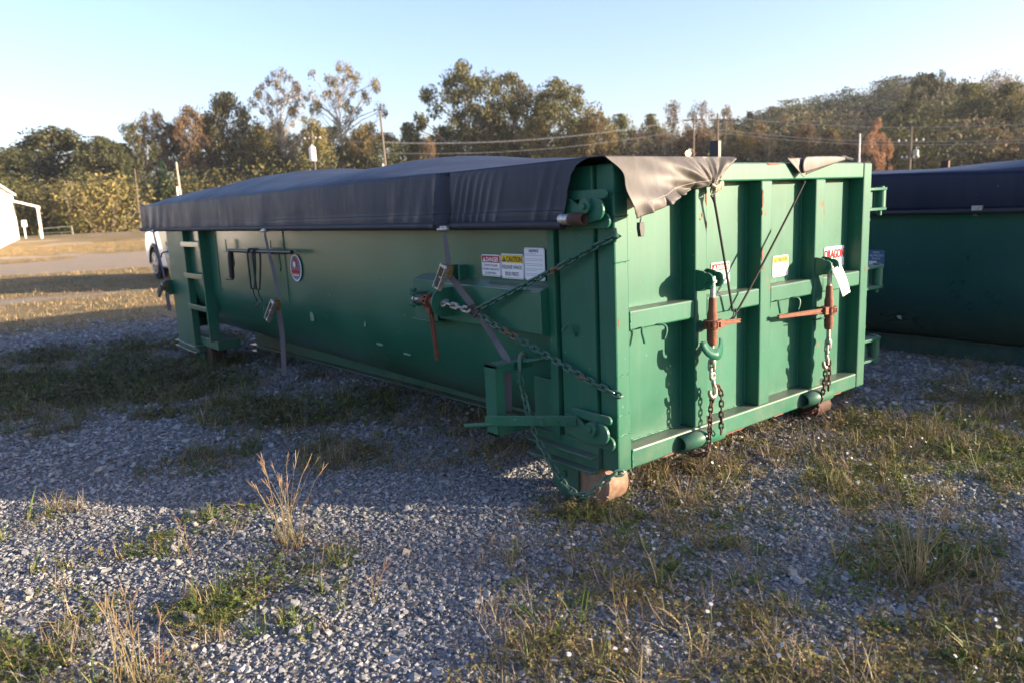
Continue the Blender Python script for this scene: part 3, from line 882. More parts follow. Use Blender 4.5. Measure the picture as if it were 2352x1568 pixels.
def weld(pts, r=.0045, parent=gate):
    pts = [Vector(p) for p in pts]
    L = sum((pts[i + 1] - pts[i]).length for i in range(len(pts) - 1)); n = max(6, int(L / .011))
    out = [pts[0].lerp(pts[-1], k / n) + Vector((random.gauss(0, .0008), random.gauss(0, .0008), random.gauss(0, .0012))) for k in range(n + 1)]
    m_ = MB(); m_.tube(out, [r * random.uniform(.6, 1.3) for _ in out], 5); m_.build('weld_bead', M_weld, parent, True)
for a, b in SX:
    weld([(a - .003, .097, .11), (a - .003, .097, 1.38)])
weld([(2.332, .097, .11), (2.332, .097, .69)]); weld([(.101, -.001, .70), (.101, -.001, .79)]); weld([(.101, -.001, .005), (.101, -.001, .1)])
for z in (1.353, 1.244, 1.031, .486, .292, .188):
    weld([(0.0, -.002, z), (.097, -.002, z + .004)], .0035)
weld([(.12, .098, .103), (.59, .098, .103)], .004); weld([(.71, .098, .103), (1.18, .098, .103)], .004)
for x0, x1 in ((.455, .80), (1.652, 1.95)):
    m_ = MB(); m_.tube([(x0, -.006, .043), (x1, -.006, .043)], .043, 24, False)
    m_.build('pipe_sleeve', M_green, gate, True, solid=.010)
for x in (.152, .332, 1.33, 1.552):
    s = 1 if x in (.152, 1.33) else -1
    m_ = MB(); m_.tube(smoothpath([(x + s * .035, -.002, .702), (x + s * .014, -.018, .702), (x, -.028, .688), (x + s * .004, -.032, .66), (x + s * .016, -.030, .632)], 4), .0065, 8)
    m_.build('tie_hook', M_green, gate, True)
def lug(xc, zc):
    for dx in (-.052, .034):
        m_ = MB(); m_.prism([(.0, zc + .055), (-.045, zc + .048)] + arc(-.066, zc + .002, .040, 75, 285, 8) + [(-.03, zc - .055), (0.0, zc - .058)], 'x', xc + dx, xc + dx + .014)
        m_.build('binder_lug', M_green, gate, False, .002)
    m_ = MB(); m_.cyl((xc - .066, -.066, zc), (xc + .066, -.066, zc), .012, 12); m_.cyl((xc + .054, -.066, zc), (xc + .066, -.066, zc), .026, 14)
    m_.tube([(xc - .060, -.066, zc), (xc - .064, -.085, zc + .018), (xc - .066, -.055, zc - .024)], .003, 6)
    m_.build('lug_pin', M_green_rust, gate, True)
lug(.657, .893); lug(1.820, .868)
for z0, z1 in ((1.185, 1.318), (.655, .795), (.15, .293)):
    m_ = MB()
    for z in (z0, z1):
        m_.prism([(2.425, .09), (2.425, .01), (2.66, .0), (2.70, .02), (2.715, .05), (2.70, .08), (2.66, .095)], 'z', z - .009, z + .009)
    m_.tube([(2.665, .05, z0 + .009), (2.665, .05, z1 - .009)], .038, 18)
    m_.cyl((2.665, .05, z0 - .045), (2.665, .05, z1 + .016), .016, 10); m_.cyl((2.665, .05, z1 + .008), (2.665, .05, z1 + .018), .028, 12)
    m_.bar((2.50, .06, z0 + .009), (2.50, .06, z1 - .009), .12, .02, (0, 1, 0))
    m_.build('hinge', M_green_rust, gate, True, .002)
for z in (1.115, .385):
    m_ = MB(); m_.cyl((2.44, .05, z), (2.52, .05, z), .012, 8); m_.tube([(2.50, .05, z - .035), (2.505, .045, z), (2.50, .05, z + .035)], .007, 6); m_.cyl((2.468, .05, z), (2.48, .05, z), .024, 6)
    m_.build('wing_bolt', M_green_rust, gate, True)

# ragged rust patches and scuffs where paint is gone
def ragged(name, mat, parent, c, w, h, plane, seed):
    R = random.Random(seed); n = 14; pts = []
    for k in range(n):
        a = 2 * math.pi * k / n; f = R.uniform(.55, 1.0)
        ca, sa = math.cos(a), math.sin(a)
        q = max(abs(ca), abs(sa)); pts.append((c[0] + ca / q * w / 2 * f, c[1] + sa / q * h / 2 * f))
    m_ = MB()
    if plane[0] == 'y': m_.add([(a, plane[1], b) for a, b in pts], [tuple(range(n))])
    else: m_.add([(plane[1], a, b) for a, b in pts], [tuple(range(n))])
    m_.build(name, mat, parent)
for k, (x_, z_, w_, h_) in enumerate(((.688, 1.315, .016, .085), (.690, 1.175, .014, .040), (.660, 1.225, .022, .022), (.640, 1.205, .012, .012), (1.198, 1.295, .016, .110), (1.196, 1.215, .010, .030), (1.200, .985, .018, .080), (1.215, .905, .030, .012),
        (.40, .006, .16, .010), (.95, .005, .22, .009), (1.40, .006, .12, .010), (2.05, .007, .2, .012), (1.30, 1.482, .16, .012), (1.78, .86, .012, .03), (.055, 1.30, .010, .02), (.02, .745, .010, .05), (2.40, .80, .03, .03))):
    ragged('rust_patch', M_rust, gate, (x_, z_), w_, h_, ('y', -.0012), 50 + k)
M_scuff = plain('pale_scuff', (.12, .20, .15), .6, .4, 60)
for k, (y_, z_, w_, h_) in enumerate(((3.50, .47, .10, .10), (2.55, .50, .03, .05), (2.42, .36, .12, .02), (2.05, .33, .14, .018), (1.95, .62, .02, .02), (4.6, .45, .02, .06), (1.30, .80, .012, .01), (2.2, .86, .02, .012), (3.0, .9, .015, .015))):
    ragged('scuff_mark', M_scuff, box, (y_, z_), w_, h_, ('x', -.0025 if z_ > .62 else -.0025 + (0.62 - math.sqrt(max(0, .62 ** 2 - (.60 - z_) ** 2)) if z_ < .6 else 0)), 90 + k)

# ------------------------------------------------------------------ stickers on the container
U, V = (0, -1, 0), (0, 0, 1)
X0 = -.004
def warning(st, head, hmat, tmat, lines, lmat):
    w, h = st.w, st.h
    st.frame(M_ink, .005, .0016)
    hh = h * .30
    st.rect(hmat, .008, h - .008 - hh, w - .008, h - .008)
    b = h - .008 - hh
    tri = hh * .78
    st.poly(tmat, [(.014, b + hh * .14), (.014 + tri * 1.1, b + hh * .14), (.014 + tri * .55, b + hh * .86)], .0050)
    st.poly(hmat, [(.014 + tri * .48, b + hh * .34), (.014 + tri * .62, b + hh * .34), (.014 + tri * .60, b + hh * .66), (.014 + tri * .50, b + hh * .66)], .0060)
    st.text(tmat, head, .014 + tri * 1.25, w - .013, b + hh * .16, hh * .68, bold=.022)
    n = len(lines)
    for k, (tx, frac) in enumerate(lines):
        lh = (h - hh - .020) / n
        y = b - .004 - lh * (k + 1) + lh * .22
        cw = (w - .024) * frac
        st.text(lmat, tx, w / 2 - cw / 2, w / 2 + cw / 2, y, lh * .56)
    st.done()
s1 = Sticker('danger_sticker', (X0, 1.037, .928), U, V, .176, .122, box, label='white sticker with red DANGER heading beside the yellow one')
warning(s1, 'DANGER', M_red, M_white, [('STAND CLEAR', .82), ('WHEN TAILGATE', .96), ('IS OPENED.', .68)], M_ink)
s2 = Sticker('caution_sticker', (X0, .856, .923), U, V, .198, .135, box, label='white sticker with yellow CAUTION heading in the middle')
warning(s2, 'CAUTION', M_yellow, M_ink, [('RELEASE HINGE', .97), ('SIDE FIRST.', .72)], M_ink)
s3 = Sticker('notice_sticker', (X0, .652, .923), U, V, .165, .171, box, label='white sticker with small blue NOTICE heading and fine print')
s3.frame(M_greyprint, .004, .0012)
s3.text(M_blue, 'NOTICE', .044, .121, .148, .014, bold=.025)
for k in range(15):
    if k % 3 != 2: s3.rect(M_greyprint, .012, .138 - k * .0088, .150 - .05 * ((k * 7) % 5 == 0), .1395 - k * .0088 + .001)
s3.done()
G0 = .0985
s4 = Sticker('danger_sticker', (.862, G0, .836), (1, 0, 0), V, .170, .121, box, label='white sticker with red DANGER heading, washed out by sun glare, on the tailgate')
warning(s4, 'DANGER', M_redl, M_white, [('STAND CLEAR', .8), ('OF TAILGATE', .8)], M_white)  # glare put into the print: brighter red, body lines white on white
s5 = Sticker('caution_sticker', (1.459, G0, .824), (1, 0, 0), V, .166, .125, box, label='white tailgate sticker with faded yellow CAUTION heading')
w, h = s5.w, s5.h
s5.rect(M_yellow, .006, h - .040, w - .006, h - .006)
s5.poly(M_ink, [(.012, h - .036), (.034, h - .036), (.023, h - .012)], .005)
s5.text(M_ink, 'CAUTION', .042, w - .012, h - .034, .021, bold=.022)
for k in range(4): s5.rect(M_greyprint, .02 + .008 * (k % 2), h - .060 - k * .017, w - .02 - .01 * (k % 3), h - .0555 - k * .017)
s5.done()
s6 = Sticker('maker_sticker', (2.045, G0, .826), (1, 0, 0), V, .250, .136, box, label='white tailgate sticker with large red capital letters')
s6.text(M_redl, 'DRAGON', .004, .246, .060, .056, bold=.03)
s6.done()
# oval emblem
eo = MB(); ec = (3.695, .876); n = 32
def ell(a, b, d): return [(X0 - d, ec[0] + a * math.cos(2 * math.pi * k / n), ec[1] + b * math.sin(2 * math.pi * k / n)) for k in range(n)]
eo.add(ell(.115, .115, .001) + ell(.115, .115, .003), [tuple(range(n, 2 * n))] + [(i, (i + 1) % n, (i + 1) % n + n, i + n) for i in range(n)])
emb = eo.build('oval_emblem', M_white, box, label='oval grey and white emblem with a red creature outline and red band')
e2 = MB(); e2.add(ell(.102, .102, .0045), [tuple(range(n))]); e2.build('print', plain('mauve_grey_print', (.15, .13, .15), .6, .1), emb)
e3 = MB()
e3.add([(X0 - .006, ec[0] - a, ec[1] + b) for a, b in ((-.085, -.045), (.085, -.045), (.08, -.02), (-.08, -.02))], [(0, 1, 2, 3)])
def rib(pts, w0):
    for k in range(len(pts) - 1):
        (a, b), (c, d) = pts[k], pts[k + 1]
        L = math.hypot(c - a, d - b); nx, ny = -(d - b) / L * w0 / 2, (c - a) / L * w0 / 2
        e3.add([(X0 - .006, ec[0] - p, ec[1] + q) for p, q in ((a + nx, b + ny), (c + nx, d + ny), (c - nx, d - ny), (a - nx, b - ny))], [(0, 1, 2, 3)])
rib([(-.03, .0), (.0, .02), (.03, .015), (.045, .035), (.03, .06), (.0, .065), (-.03, .085)], .016)
rib([(-.02, .05), (-.045, .03), (-.04, .0)], .016); rib([(.03, .0), (.055, -.01)], .014)
e3.build('print', M_redl, emb)
e4 = MB(); e4.add([(X0 - .0062, ec[0] + .02 + .026 * math.cos(a), ec[1] + .028 + .026 * math.sin(a)) for a in np.linspace(0, 6.28, 14)[:-1]], [tuple(range(13))])
e4.build('print', M_white, emb)
e5 = MB(); e5.add([(X0 - .006, ec[0] - a, ec[1] + b) for a, b in ((-.06, -.066), (.06, -.066), (.06, -.058), (-.06, -.058))], [(0, 1, 2, 3)])
e5.build('print', M_white, emb)
sf = Sticker('far_caution_sticker', (-.004, 7.70, .86), (0, -1, 0), V, .14, .2, box)
sf.rect(M_yellow, .008, .15, .132, .192); sf.rect(M_greyprint, .02, .05, .12, .06); sf.rect(M_greyprint, .02, .09, .12, .10); sf.done()

# ------------------------------------------------------------------ tarp on the main container
def lerp_table(tab, y):
    ys = [t[0] for t in tab]; vs = [t[1] for t in tab]
    # smooth interpolation
    if y <= ys[0]: return vs[0]
    for i in range(len(ys) - 1):
        if y <= ys[i + 1]:
            t = (y - ys[i]) / (ys[i + 1] - ys[i]); t = t * t * (3 - 2 * t)
            return vs[i] * (1 - t) + vs[i + 1] * t
    return vs[-1]
HUMP = [(0.0, 0.0), (0.5, .0), (1.0, .02), (1.7, .11), (2.7, .215), (3.3, .205), (4.1, .175), (5.3, .275), (6.0, .268), (6.9, .215), (7.7, .225), (8.15, .12), (8.36, .02)]
tarp = thing('tarp_cover', (1.22, 4.2, 1.2), 'dark vinyl tarp stretched over bows on the main green container', 'tarp')
YE = 8.36
def top_pt(u, v):
    x = -.085 + v * (W + .12); y0 = -0.015 + .13 * float(sstep(.83, .93, x)); y = y0 + u * (YE - y0)
    t = v
    S = (math.sin(math.pi * min(max(t, 0), 1)) ** 0.75)
    B = lerp_table(HUMP, y)
    sag = 0.012 * math.sin(y * 3.1 + x * 2) * S
    low = .030 * float(sstep(.80, .95, x)) * (1 - float(sstep(.15, 1.5, y)))
    return (x, y, 1.517 - low + B * S + sag * (B > .05))
mb = MB(); mb.grid(top_pt, 150, 40); mb.build('top_sheet', M_tarp, tarp, True, solid=.003)
def wrinkle(y, z):
    """sideways waves of the hanging side flap"""
    q = (1.517 - z) / .31
    w = 0.0
    w += .050 * max(0.0, 1 - abs(y - 1.29) / .075) ** 1.2 * (.35 + .65 * q) * (1.25 if y > 1.29 else 1.0) - .032 * math.exp(-((y - 1.215) / .022) ** 2) * (.6 + .4 * q)
    for y0, a, sg in ((1.13, .016, .016), (1.07, .012, .014), (1.01, .016, .018), (.94, .012, .015), (.88, .010, .014), (.81, .009, .016), (.72, .006, .02), (.40, .008, .025), (.31, .007, .02), (1.48, .010, .05), (1.62, .007, .05), (1.80, .006, .06), (4.10, .012, .12), (7.75, .030, .12), (7.45, .018, .10), (7.15, .010, .12), (8.0, -.012, .1)):
        w += a * math.exp(-((y - y0 - .10 * (q - .5)) / sg) ** 2) * (.2 + .8 * q)
    w += .003 * math.sin(y * 9 + z * 6) * q + .0016 * math.sin(y * 19 + 6 * math.sin(y * 1.3) + 3 * math.sin(y * 3.7)) * q
    return w
EDGE = [(1.200, .240), (1.244, .233), (1.363, .204), (1.440, .180), (1.480, .150), (1.505, .105), (1.517, .060)]
def side_pt(x0, s):
    def fn(u, v):
        z = 1.517 - v * .305
        ys = lerp_table(EDGE, z) if s < 0 else 0.4
        y = ys + (u ** 2.0) * (YE - ys)
        bulge = .012 * math.sin(math.pi * v)
        return (x0 + s * (wrinkle(y, z) * (1 if s < 0 else .5) + bulge * .5 + .006 + .006 * float(sstep(1.292, 1.280, z))), y, z)
    return fn
mb = MB(); mb.grid(side_pt(-.085, -1), 560, 20); mb.build('side_flap', M_tarp, tarp, True, solid=.003)
mb = MB(); mb.grid(side_pt(W + .035, 1), 80, 8); mb.build('side_flap', M_tarp, tarp, True, solid=.003)
mb = MB(); mb.grid(lambda u, v: (-.09 + u * (W + .18), YE + .01 * math.sin(u * 40) * v, 1.519 - v * .30), 40, 6); mb.build('front_flap', M_tarp, tarp, True, solid=.003)
mb = MB(); mb.tube([(-.100 - wrinkle(y, 1.21) * .6, y, 1.214) for y in np.linspace(.236, YE + .03, 160)], .023, 12); mb.build('roll_tube_pocket', M_tarp_edge, tarp, True)
mb = MB(); mb.tube([(-.101 - wrinkle(y, 1.29), y, 1.285) for y in np.linspace(.235, YE, 300)], .0016, 4); mb.build('stitch_line', M_tarp_edge, tarp)
mb = MB(); mb.tube([(-.10, .25, 1.240), (-.10, .18, 1.240)], .027, 16); mb.build('roll_tube_end', M_zinc, tarp, True)
mb = MB(); mb.tube([(-.10, .182, 1.240), (-.10, .17, 1.240), (-.10, .09, 1.240)], [.0275, .029, .026], 16, False); mb.build('roll_tube_stub', M_rust_dark, tarp, True, solid=.005)
# flap hanging over the tailgate, gathered at the cord
G = (.682, 1.372)
TB = [(0.0, (.058, 1.238)), (.12, (.15, 1.262)), (.26, (.272, 1.29)), (.42, (.40, 1.333)), (.60, (.545, 1.364)), (.72, (.635, 1.372)), (.80, G), (.88, (.735, 1.41)), (1.0, (.871, 1.502))]
def flap_pt(u, v):
    tx = -.085 + u * (.871 + .085)
    bx = lerp_table([(a, b[0]) for a, b in TB], u); bz = lerp_table([(a, b[1]) for a, b in TB], u)
    x = tx * (1 - v) + bx * v; z = 1.517 * (1 - v) + bz * v
    x += .060 * math.exp(-((v - .25) / .22) ** 2) * (1 - u) ** 5
    dx, dz = x - G[0], z - G[1]; d = math.hypot(dx, dz); ph = math.atan2(dz, dx)
    amp = .026 * min(1, d / .20) * math.exp(-(d / .65) ** 2) * (v ** .5) * (1 if u < .97 else .3)
    fold = amp * (.9 * math.sin(ph * 9 + 1.0 + 3.5 * d) + .35 * math.sin(ph * 23 + 4 * d) + .45 * math.sin(ph * 5 + 9 * d))
    fold += .009 * (math.sin(u * 34 + v * 4) + .7 * math.sin(u * 71)) * v * v * math.exp(-((v - 1) / .2) ** 2)
    hang = .012 + .055 * v * math.exp(-(u / .55) ** 2) + .022 * v + .02 * math.sin(math.pi * v)
    return (x, -hang - fold - .004, z - .006 * v)
mb = MB(); mb.grid(flap_pt, 120, 40); mb.build('tail_flap', M_tarp_flap, tarp, True, solid=.003, label='sunlit grey tan corner of the tarp gathered over the tailgate')
mb = MB(); mb.tube([Vector(flap_pt(u, .80)) + Vector((0, -.003, 0)) for u in np.linspace(0.01, .76, 90)], .0016, 4); mb.build('stitch_line', M_stitch, tarp)
# second small flap with a curl on the right
def flap2(u, v):
    # a triangle from the rail top down to the cord
    tx = 1.405 + u * .31; ax, az = 1.552, 1.405
    x = tx * (1 - v) + ax * v; z = 1.514 * (1 - v) + az * v
    return (x, -.016 - .02 * v + .006 * math.sin(u * 14) * (1 - v), z)
mb = MB(); mb.grid(flap2, 26, 14); mb.build('tail_flap', M_tarp_flap, tarp, True, solid=.003)
def curl(u, v):
    # rolled corner running back up to the right
    a = math.radians(-60 + 285 * v); r = .050 * (1 - u) ** .8 + .010
    cx_ = 1.58 + u * .42; cz = 1.415 + .020 * (1 - u) + u * .088 + r * .5
    return (cx_ + r * .9 * math.cos(a) * (1 - .4 * u), -.022 - .02 * math.sin(a * .5) - u * .006, cz + r * math.sin(a) * .9)
mb = MB(); mb.grid(curl, 24, 22); mb.build('curled_flap', M_tarp_flap, tarp, True, solid=.003)
mb = MB(); mb.tube(smoothpath([(2.0, .02, 1.508), (2.06, .0, 1.522), (2.12, .01, 1.515), (2.17, .0, 1.507)], 4), .012, 8); mb.build('loose_hem', M_tarp_edge, tarp, True)
mb = MB()
mb.tube([(.077 + .016 * math.cos(a), -.082, 1.262 + .016 * math.sin(a)) for a in np.linspace(0, 6.28, 13)[:-1]], .004, 6, closed=True)
mb.build('grommet', M_zinc, tarp, True)
mb = MB()
mb.tube([(.077, -.090, 1.262), (.082, -.095, 1.235), (.075, -.094, 1.21), (.079, -.092, 1.228)], .003, 6)
mb.prism([(.062, 1.215), (.092, 1.215), (.096, 1.19), (.090, 1.150), (.068, 1.150), (.060, 1.19)], 'y', -.105, -.085)
mb.build('plastic_clip', M_rubber, tarp, False, .003)

# ------------------------------------------------------------------ chains
def link_mesh_data(pitch, wire, width, mat, name='chain_link'):
    mb = MB(); L = pitch / 2; rad = width / 2 - wire
    s_ = max(pitch / 2 + wire - rad, .001)
    pts = [Vector((s_ + rad * math.cos(a), rad * math.sin(a), 0)) for a in np.linspace(-math.pi / 2, math.pi / 2, 7)] + [Vector((-s_ + rad * math.cos(a), rad * math.sin(a), 0)) for a in np.linspace(math.pi / 2, 1.5 * math.pi, 7)]
    mb.tube(pts, wire, 8, closed=True)
    return mb.mesh(name, mat, smooth=True)
def chain(pts, pitch, wire, width, mat, label, roll0=0.0, name='chain', n=10, jitter=.15):
    path = smoothpath(pts, n)
    t = thing(name, path[0], label, 'chain', 'steel chains on the container')
    me = link_mesh_data(pitch, wire, width, mat)
    acc = [0.0]
    for a, b in zip(path, path[1:]): acc.append(acc[-1] + (b - a).length)
    N = max(2, int(round(acc[-1] / pitch)))
    def at(s):
        s = min(max(s, 0), acc[-1])
        for i in range(len(acc) - 1):
            if s <= acc[i + 1]:
                q = (s - acc[i]) / max(1e-9, acc[i + 1] - acc[i]); return path[i].lerp(path[i + 1], q)
        return path[-1]
    step = acc[-1] / N
    for k in range(N):
        p = at(step * k); q = at(step * (k + 1)); c = (p + q) / 2; d = (q - p).normalized()
        a = Vector((0, 0, 1)) if abs(d.z) < .95 else Vector((1, 0, 0))
        sdv = d.cross(a).normalized(); upv = sdv.cross(d)
        th = roll0 + (k % 2) * math.pi / 2 + random.gauss(0, jitter)
        y_ = sdv * math.cos(th) + upv * math.sin(th); z_ = d.cross(y_)
        o = bpy.data.objects.new('chain_link', me); col.objects.link(o)
        o.parent = t
        lc = c - path[0]
        o.matrix_basis = Matrix(((d.x, y_.x, z_.x, lc.x), (d.y, y_.y, z_.y, lc.y), (d.z, y_.z, z_.z, lc.z), (0, 0, 0, 1)))
    return t
RING = (-.155, .945, .750)
chain([(-.145, .905, .762), (-.13, .75, .822), (-.10, .588, .893), (-.07, .35, .992), (-.035, .10, 1.105), (.0, -.018, 1.158)], .038, .0066, .039, M_chain_green,
      'green chain rising from the side ring to the top eye of the tailgate corner', .5)
chain([(-.145, .900, .735), (-.13, .75, .672), (-.10, .60, .615), (-.07, .40, .543), (-.04, .15, .455), (.0, -.018, .398)], .038, .0066, .039, M_chain_green,
      'green chain falling from the side ring to the lower eye of the tailgate corner', .5)
chain([(-.135, .565, .418), (-.135, .555, .36), (-.135, .53, .29), (-.135, .50, .20), (-.13, .44, .10), (-.125, .36, .0), (-.125, .26, -.085), (-.125, .17, -.115), (-.11, .09, -.098), (-.08, .03, -.03), (-.04, .0, .01), (.005, -.022, .012)], .038, .0066, .039, M_chain_green,
      'green chain hanging from the hook and swagging down past the roller', .3)
# hook at the top of the hanging chain
hk = thing('grab_hook', (-.135, .565, .42), 'long green forged hook hung on the bar above the hanging chain', 'hook')
mb = MB()
mb.tube(smoothpath([(-.135, .572, .43), (-.135, .572, .47), (-.128, .572, .52), (-.122, .570, .545), (-.106, .566, .55), (-.094, .562, .53), (-.092, .56, .505)], 4), [.012, .013, .014, .015, .015, .014, .013, .013, .013, .013, .012, .012, .012, .012, .012, .012, .011, .011, .010, .010, .009, .009, .008, .008, .007], 10)
mb.build('hook_body', M_chain_green, hk, True)
mb = MB(); mb.bar((-.135, .572, .445), (-.135, .569, .385), .028, .034, (1, 0, 0)); mb.cyl((-.157, .570, .40), (-.113, .570, .40), .008, 8); mb.build('clevis', M_chain_green, hk, False, .004)

# ------------------------------------------------------------------ ratchet load binders
def binder(base, axis, L, label, handle_to, guard=None, eye_mat=None, top_len=.10):
    """screw-type binder: rod, barrel, ratchet head, lever, lower rod with eye. axis = unit direction, base = upper rod end"""
    b = Vector(base); d = Vector(axis).normalized()
    t = thing('load_binder', b, label, 'load binder', 'ratchet load binders')
    mb = MB(); mb.tube([b - d * .02, b + d * top_len], .0135, 12)
    mb.tube([b + d * .0 + Vector((0, 0, 0)), b + d * .012], .022, 12)
    mb.build('screw_rod', M_zinc, t, True)
    mb = MB(); s0 = top_len - .01
    mb.tube([b + d * s0, b + d * (s0 + .01), b + d * (s0 + .07), b + d * (s0 + .09), b + d * (s0 + L - .02), b + d * (s0 + L)], [.017, .020, .022, .028, .027, .022], 16)
    mb.build('barrel', M_rust, t, True)
    hp = b + d * (s0 + L * .56)
    mb = MB()
    for e in (-.018, .018):
        mb.tube([hp + d * (e - .0045), hp + d * (e + .0045)], .046, 18)
    sd = d.orthogonal().normalized(); se = d.cross(sd)
    for k in range(11):
        a = 2 * math.pi * k / 11; q = hp + (sd * math.cos(a) + se * math.sin(a)) * .042
        mb.bar(q - d * .016, q + d * .016, .009, .009, (sd * math.cos(a) + se * math.sin(a)))
    mb.tube([hp - d * .016, hp + d * .016], .030, 14)
    mb.build('ratchet_head', M_rust, t, False, .0015)
    ht = Vector(handle_to); hd = (ht - hp).normalized()
    mb = MB()
    sidev = hd.cross(d).normalized()
    mb.bar(hp + hd * .035, hp + hd * .075, .05, .046, d)
    pts = [hp + hd * .07, hp + hd * (.12), hp + (ht - hp) * .9, ht]
    for e in (-1, 1):
        mb.bar(hp + hd * .065 + d * .012 * e, ht + d * .007 * e, .020, .007, d)
    mb.bar(hp + hd * .065, ht, .009, .016, d)
    mb.build('lever', M_rust, t, False, .003)
    e0 = b + d * (s0 + L)
    mb = MB(); mb.tube([e0 - d * .01, e0 + d * .05], .012, 12); mb.build('lower_rod', eye_mat or M_zinc, t, True)
    ec = e0 + d * .072
    mb = MB()
    mb.tube([ec + (d * math.cos(a) + sd * math.sin(a)) * .022 for a in np.linspace(0, 6.28, 17)[:-1]], .009, 10, closed=True); mb.build('eye', M_zinc, t, True)
    return t, ec, d
random.seed(4)
t1, e1, _ = binder((.657, -.066, .893), (-.02, -.004, -1), .25, 'rusty ratchet load binder hanging on the left tailgate lug', (.915, -.052, .648))
t2, e2_, _ = binder((1.820, -.066, .868), (.01, -.004, -1), .27, 'rusty ratchet load binder with a paper tag on the right tailgate lug', (1.300, -.045, .618), top_len=.13)
t3, e3_, _ = binder((-.165, 1.535, .778), (0, -1, -.01), .20, 'rusty ratchet load binder lying along the side beam with its lever hanging down', (-.155, 1.335, .42), top_len=.07)
# zinc links, hooks and rusty chain tails
def zlinks(p, q, k, label, mat=M_zinc, pitch=.038):
    return chain([p, Vector(p).lerp(Vector(q), .5), q], pitch, .0085, .042, mat, label, .4, 'connecting_chain', 4, .05)
zlinks(e3_ + Vector((0, -.012, 0)), Vector(RING) + Vector((0, .03, .0)), 2, 'two bright zinc links joining the side binder to the rusty ring', pitch=.05)
rg = thing('chain_ring', RING, 'dark rusty oval ring joining the two green side chains', 'ring')
mb = MB(); mb.tube([Vector(RING) + Vector((.006 * math.sin(a * 2), -.045 * math.cos(a) - .01, .030 * math.sin(a))) for a in np.linspace(0, 6.28, 21)[:-1]], .0075, 10, closed=True); mb.build('ring_body', M_rust_dark, rg, True)
zlinks(e1 + Vector((0, 0, -.012)), e1 + Vector((-.004, .0, -.10)), 2, 'bright zinc links under the left tailgate binder', pitch=.045)
zlinks(e2_ + Vector((0, 0, -.012)), e2_ + Vector((-.006, .0, -.062)), 2, 'bright zinc link under the right tailgate binder', pitch=.045)
def grab(c, label):
    c = Vector(c)
    t = thing('grab_hook', c, label, 'hook', 'zinc grab hooks')
    mb = MB(); pts = smoothpath([c + Vector(v) for v in ((0, 0, .05), (.004, 0, .02), (.018, 0, -.012), (.016, 0, -.042), (-.008, 0, -.052), (-.026, 0, -.035), (-.030, 0, -.010))], 4)
    mb.tube(pts, [.009 + .005 * math.sin(math.pi * i / (len(pts) - 1)) for i in range(len(pts))], 10); mb.build('hook_body', M_zinc, t, True)
    mb = MB(); mb.tube([c + Vector((.014 * math.cos(a), .0, .062 + .016 * math.sin(a))) for a in np.linspace(0, 6.28, 13)[:-1]], .007, 8, closed=True); mb.build('eye', M_zinc, t, True)
    return t
h1 = e1 + Vector((.006, -.004, -.155)); h2 = e2_ + Vector((-.012, .004, -.115))
grab(h1, 'zinc grab hook holding the rusty chain under the left tailgate binder')
grab(h2, 'zinc grab hook holding the rusty chain under the right tailgate binder')
chain([h1 + Vector((.010, 0, .012)), h1 + Vector((.040, -.006, .0)), h1 + Vector((.058, -.01, -.05)), h1 + Vector((.060, -.01, -.15)), h1 + Vector((.060, -.01, -.265))], .030, .0047, .030, M_rust_dark, 'short rusty chain tail hanging free on the left tailgate binder', .6)
chain([h1 + Vector((-.005, 0, -.045)), h1 + Vector((-.012, .006, -.12)), h1 + Vector((-.012, .01, -.22)), h1 + Vector((-.014, .01, -.28)), (.615, -.060, -.03), (.585, -.01, -.045), (.56, .04, -.03)], .030, .0047, .030, M_rust_dark, 'rusty chain running down from the left tailgate binder into the pipe sleeve', .2)
chain([h2 + Vector((.0, 0, -.02)), h2 + Vector((-.006, 0, -.12)), h2 + Vector((-.012, .01, -.23)), h2 + Vector((-.02, .02, -.27)), (1.74, -.04, -.03), (1.70, .02, -.06)], .030, .0047, .030, M_rust_dark, 'rusty chain running down from the right tailgate binder under the gate', .4)
chain([h2 + Vector((.02, -.01, -.01)), h2 + Vector((.016, -.015, -.10)), h2 + Vector((.012, -.015, -.20))], .030, .0047, .030, M_rust_dark, 'short rusty chain tail beside the right tailgate chain', .9)
# crescent shaped keeper plates on the binders
def keeper(c, label, flat=False):
    """crescent plate with a notch round the binder"""
    c = Vector(c)
    t = thing('keeper_plate', c, label, 'bracket', 'green keeper plates')
    n = 20; vs = []
    B = Vector((.12, .30, .94)).normalized() if not flat else Vector((.1, -.95, .25)).normalized()
    for k in range(n + 1):
        q = k / n; th = math.radians(168 + 204 * q)
        ro = .078 + .022 * (1 - q) ** 3; ri = .034 + .024 * abs(2 * q - 1) ** 2
        for r_ in (ri, ro):
            a, b = r_ * math.cos(th), r_ * math.sin(th) + (.012 if r_ == ri else 0)
            vs.append(c + Vector((a, 0, 0)) + B * b + Vector((0, .02 * abs(a) / .08, 0)))
    mb = MB(); mb.add(vs, [(2 * k, 2 * k + 1, 2 * k + 3, 2 * k + 2) for k in range(n)]); mb.build('plate', M_green_rust, t, True, solid=.006)
keeper((.655, -.090, .560), 'green crescent plate hooked round the left tailgate binder')
keeper((1.825, -.062, .548), 'small green plate hooked round the right tailgate binder', True)
# paper tag
tg = MB()
def tagp(u, v):
    p = Vector((1.790, -.092, .850)).lerp(Vector((1.885, -.100, .872)), u) + Vector((.112, -.02, -.178)) * v
    return p + Vector((0, -.006 * math.sin(v * 3.0 + .3), .0)) + Vector((0, .01 * u * v, 0))
tg.grid(tagp, 4, 10)
tagp_ = tg.build('paper_tag', plain('white_paper', (.82, .82, .80), .8, .02), None, True, solid=.0012)
tag(tagp_, 'white paper tag hanging from the right tailgate binder', 'tag')

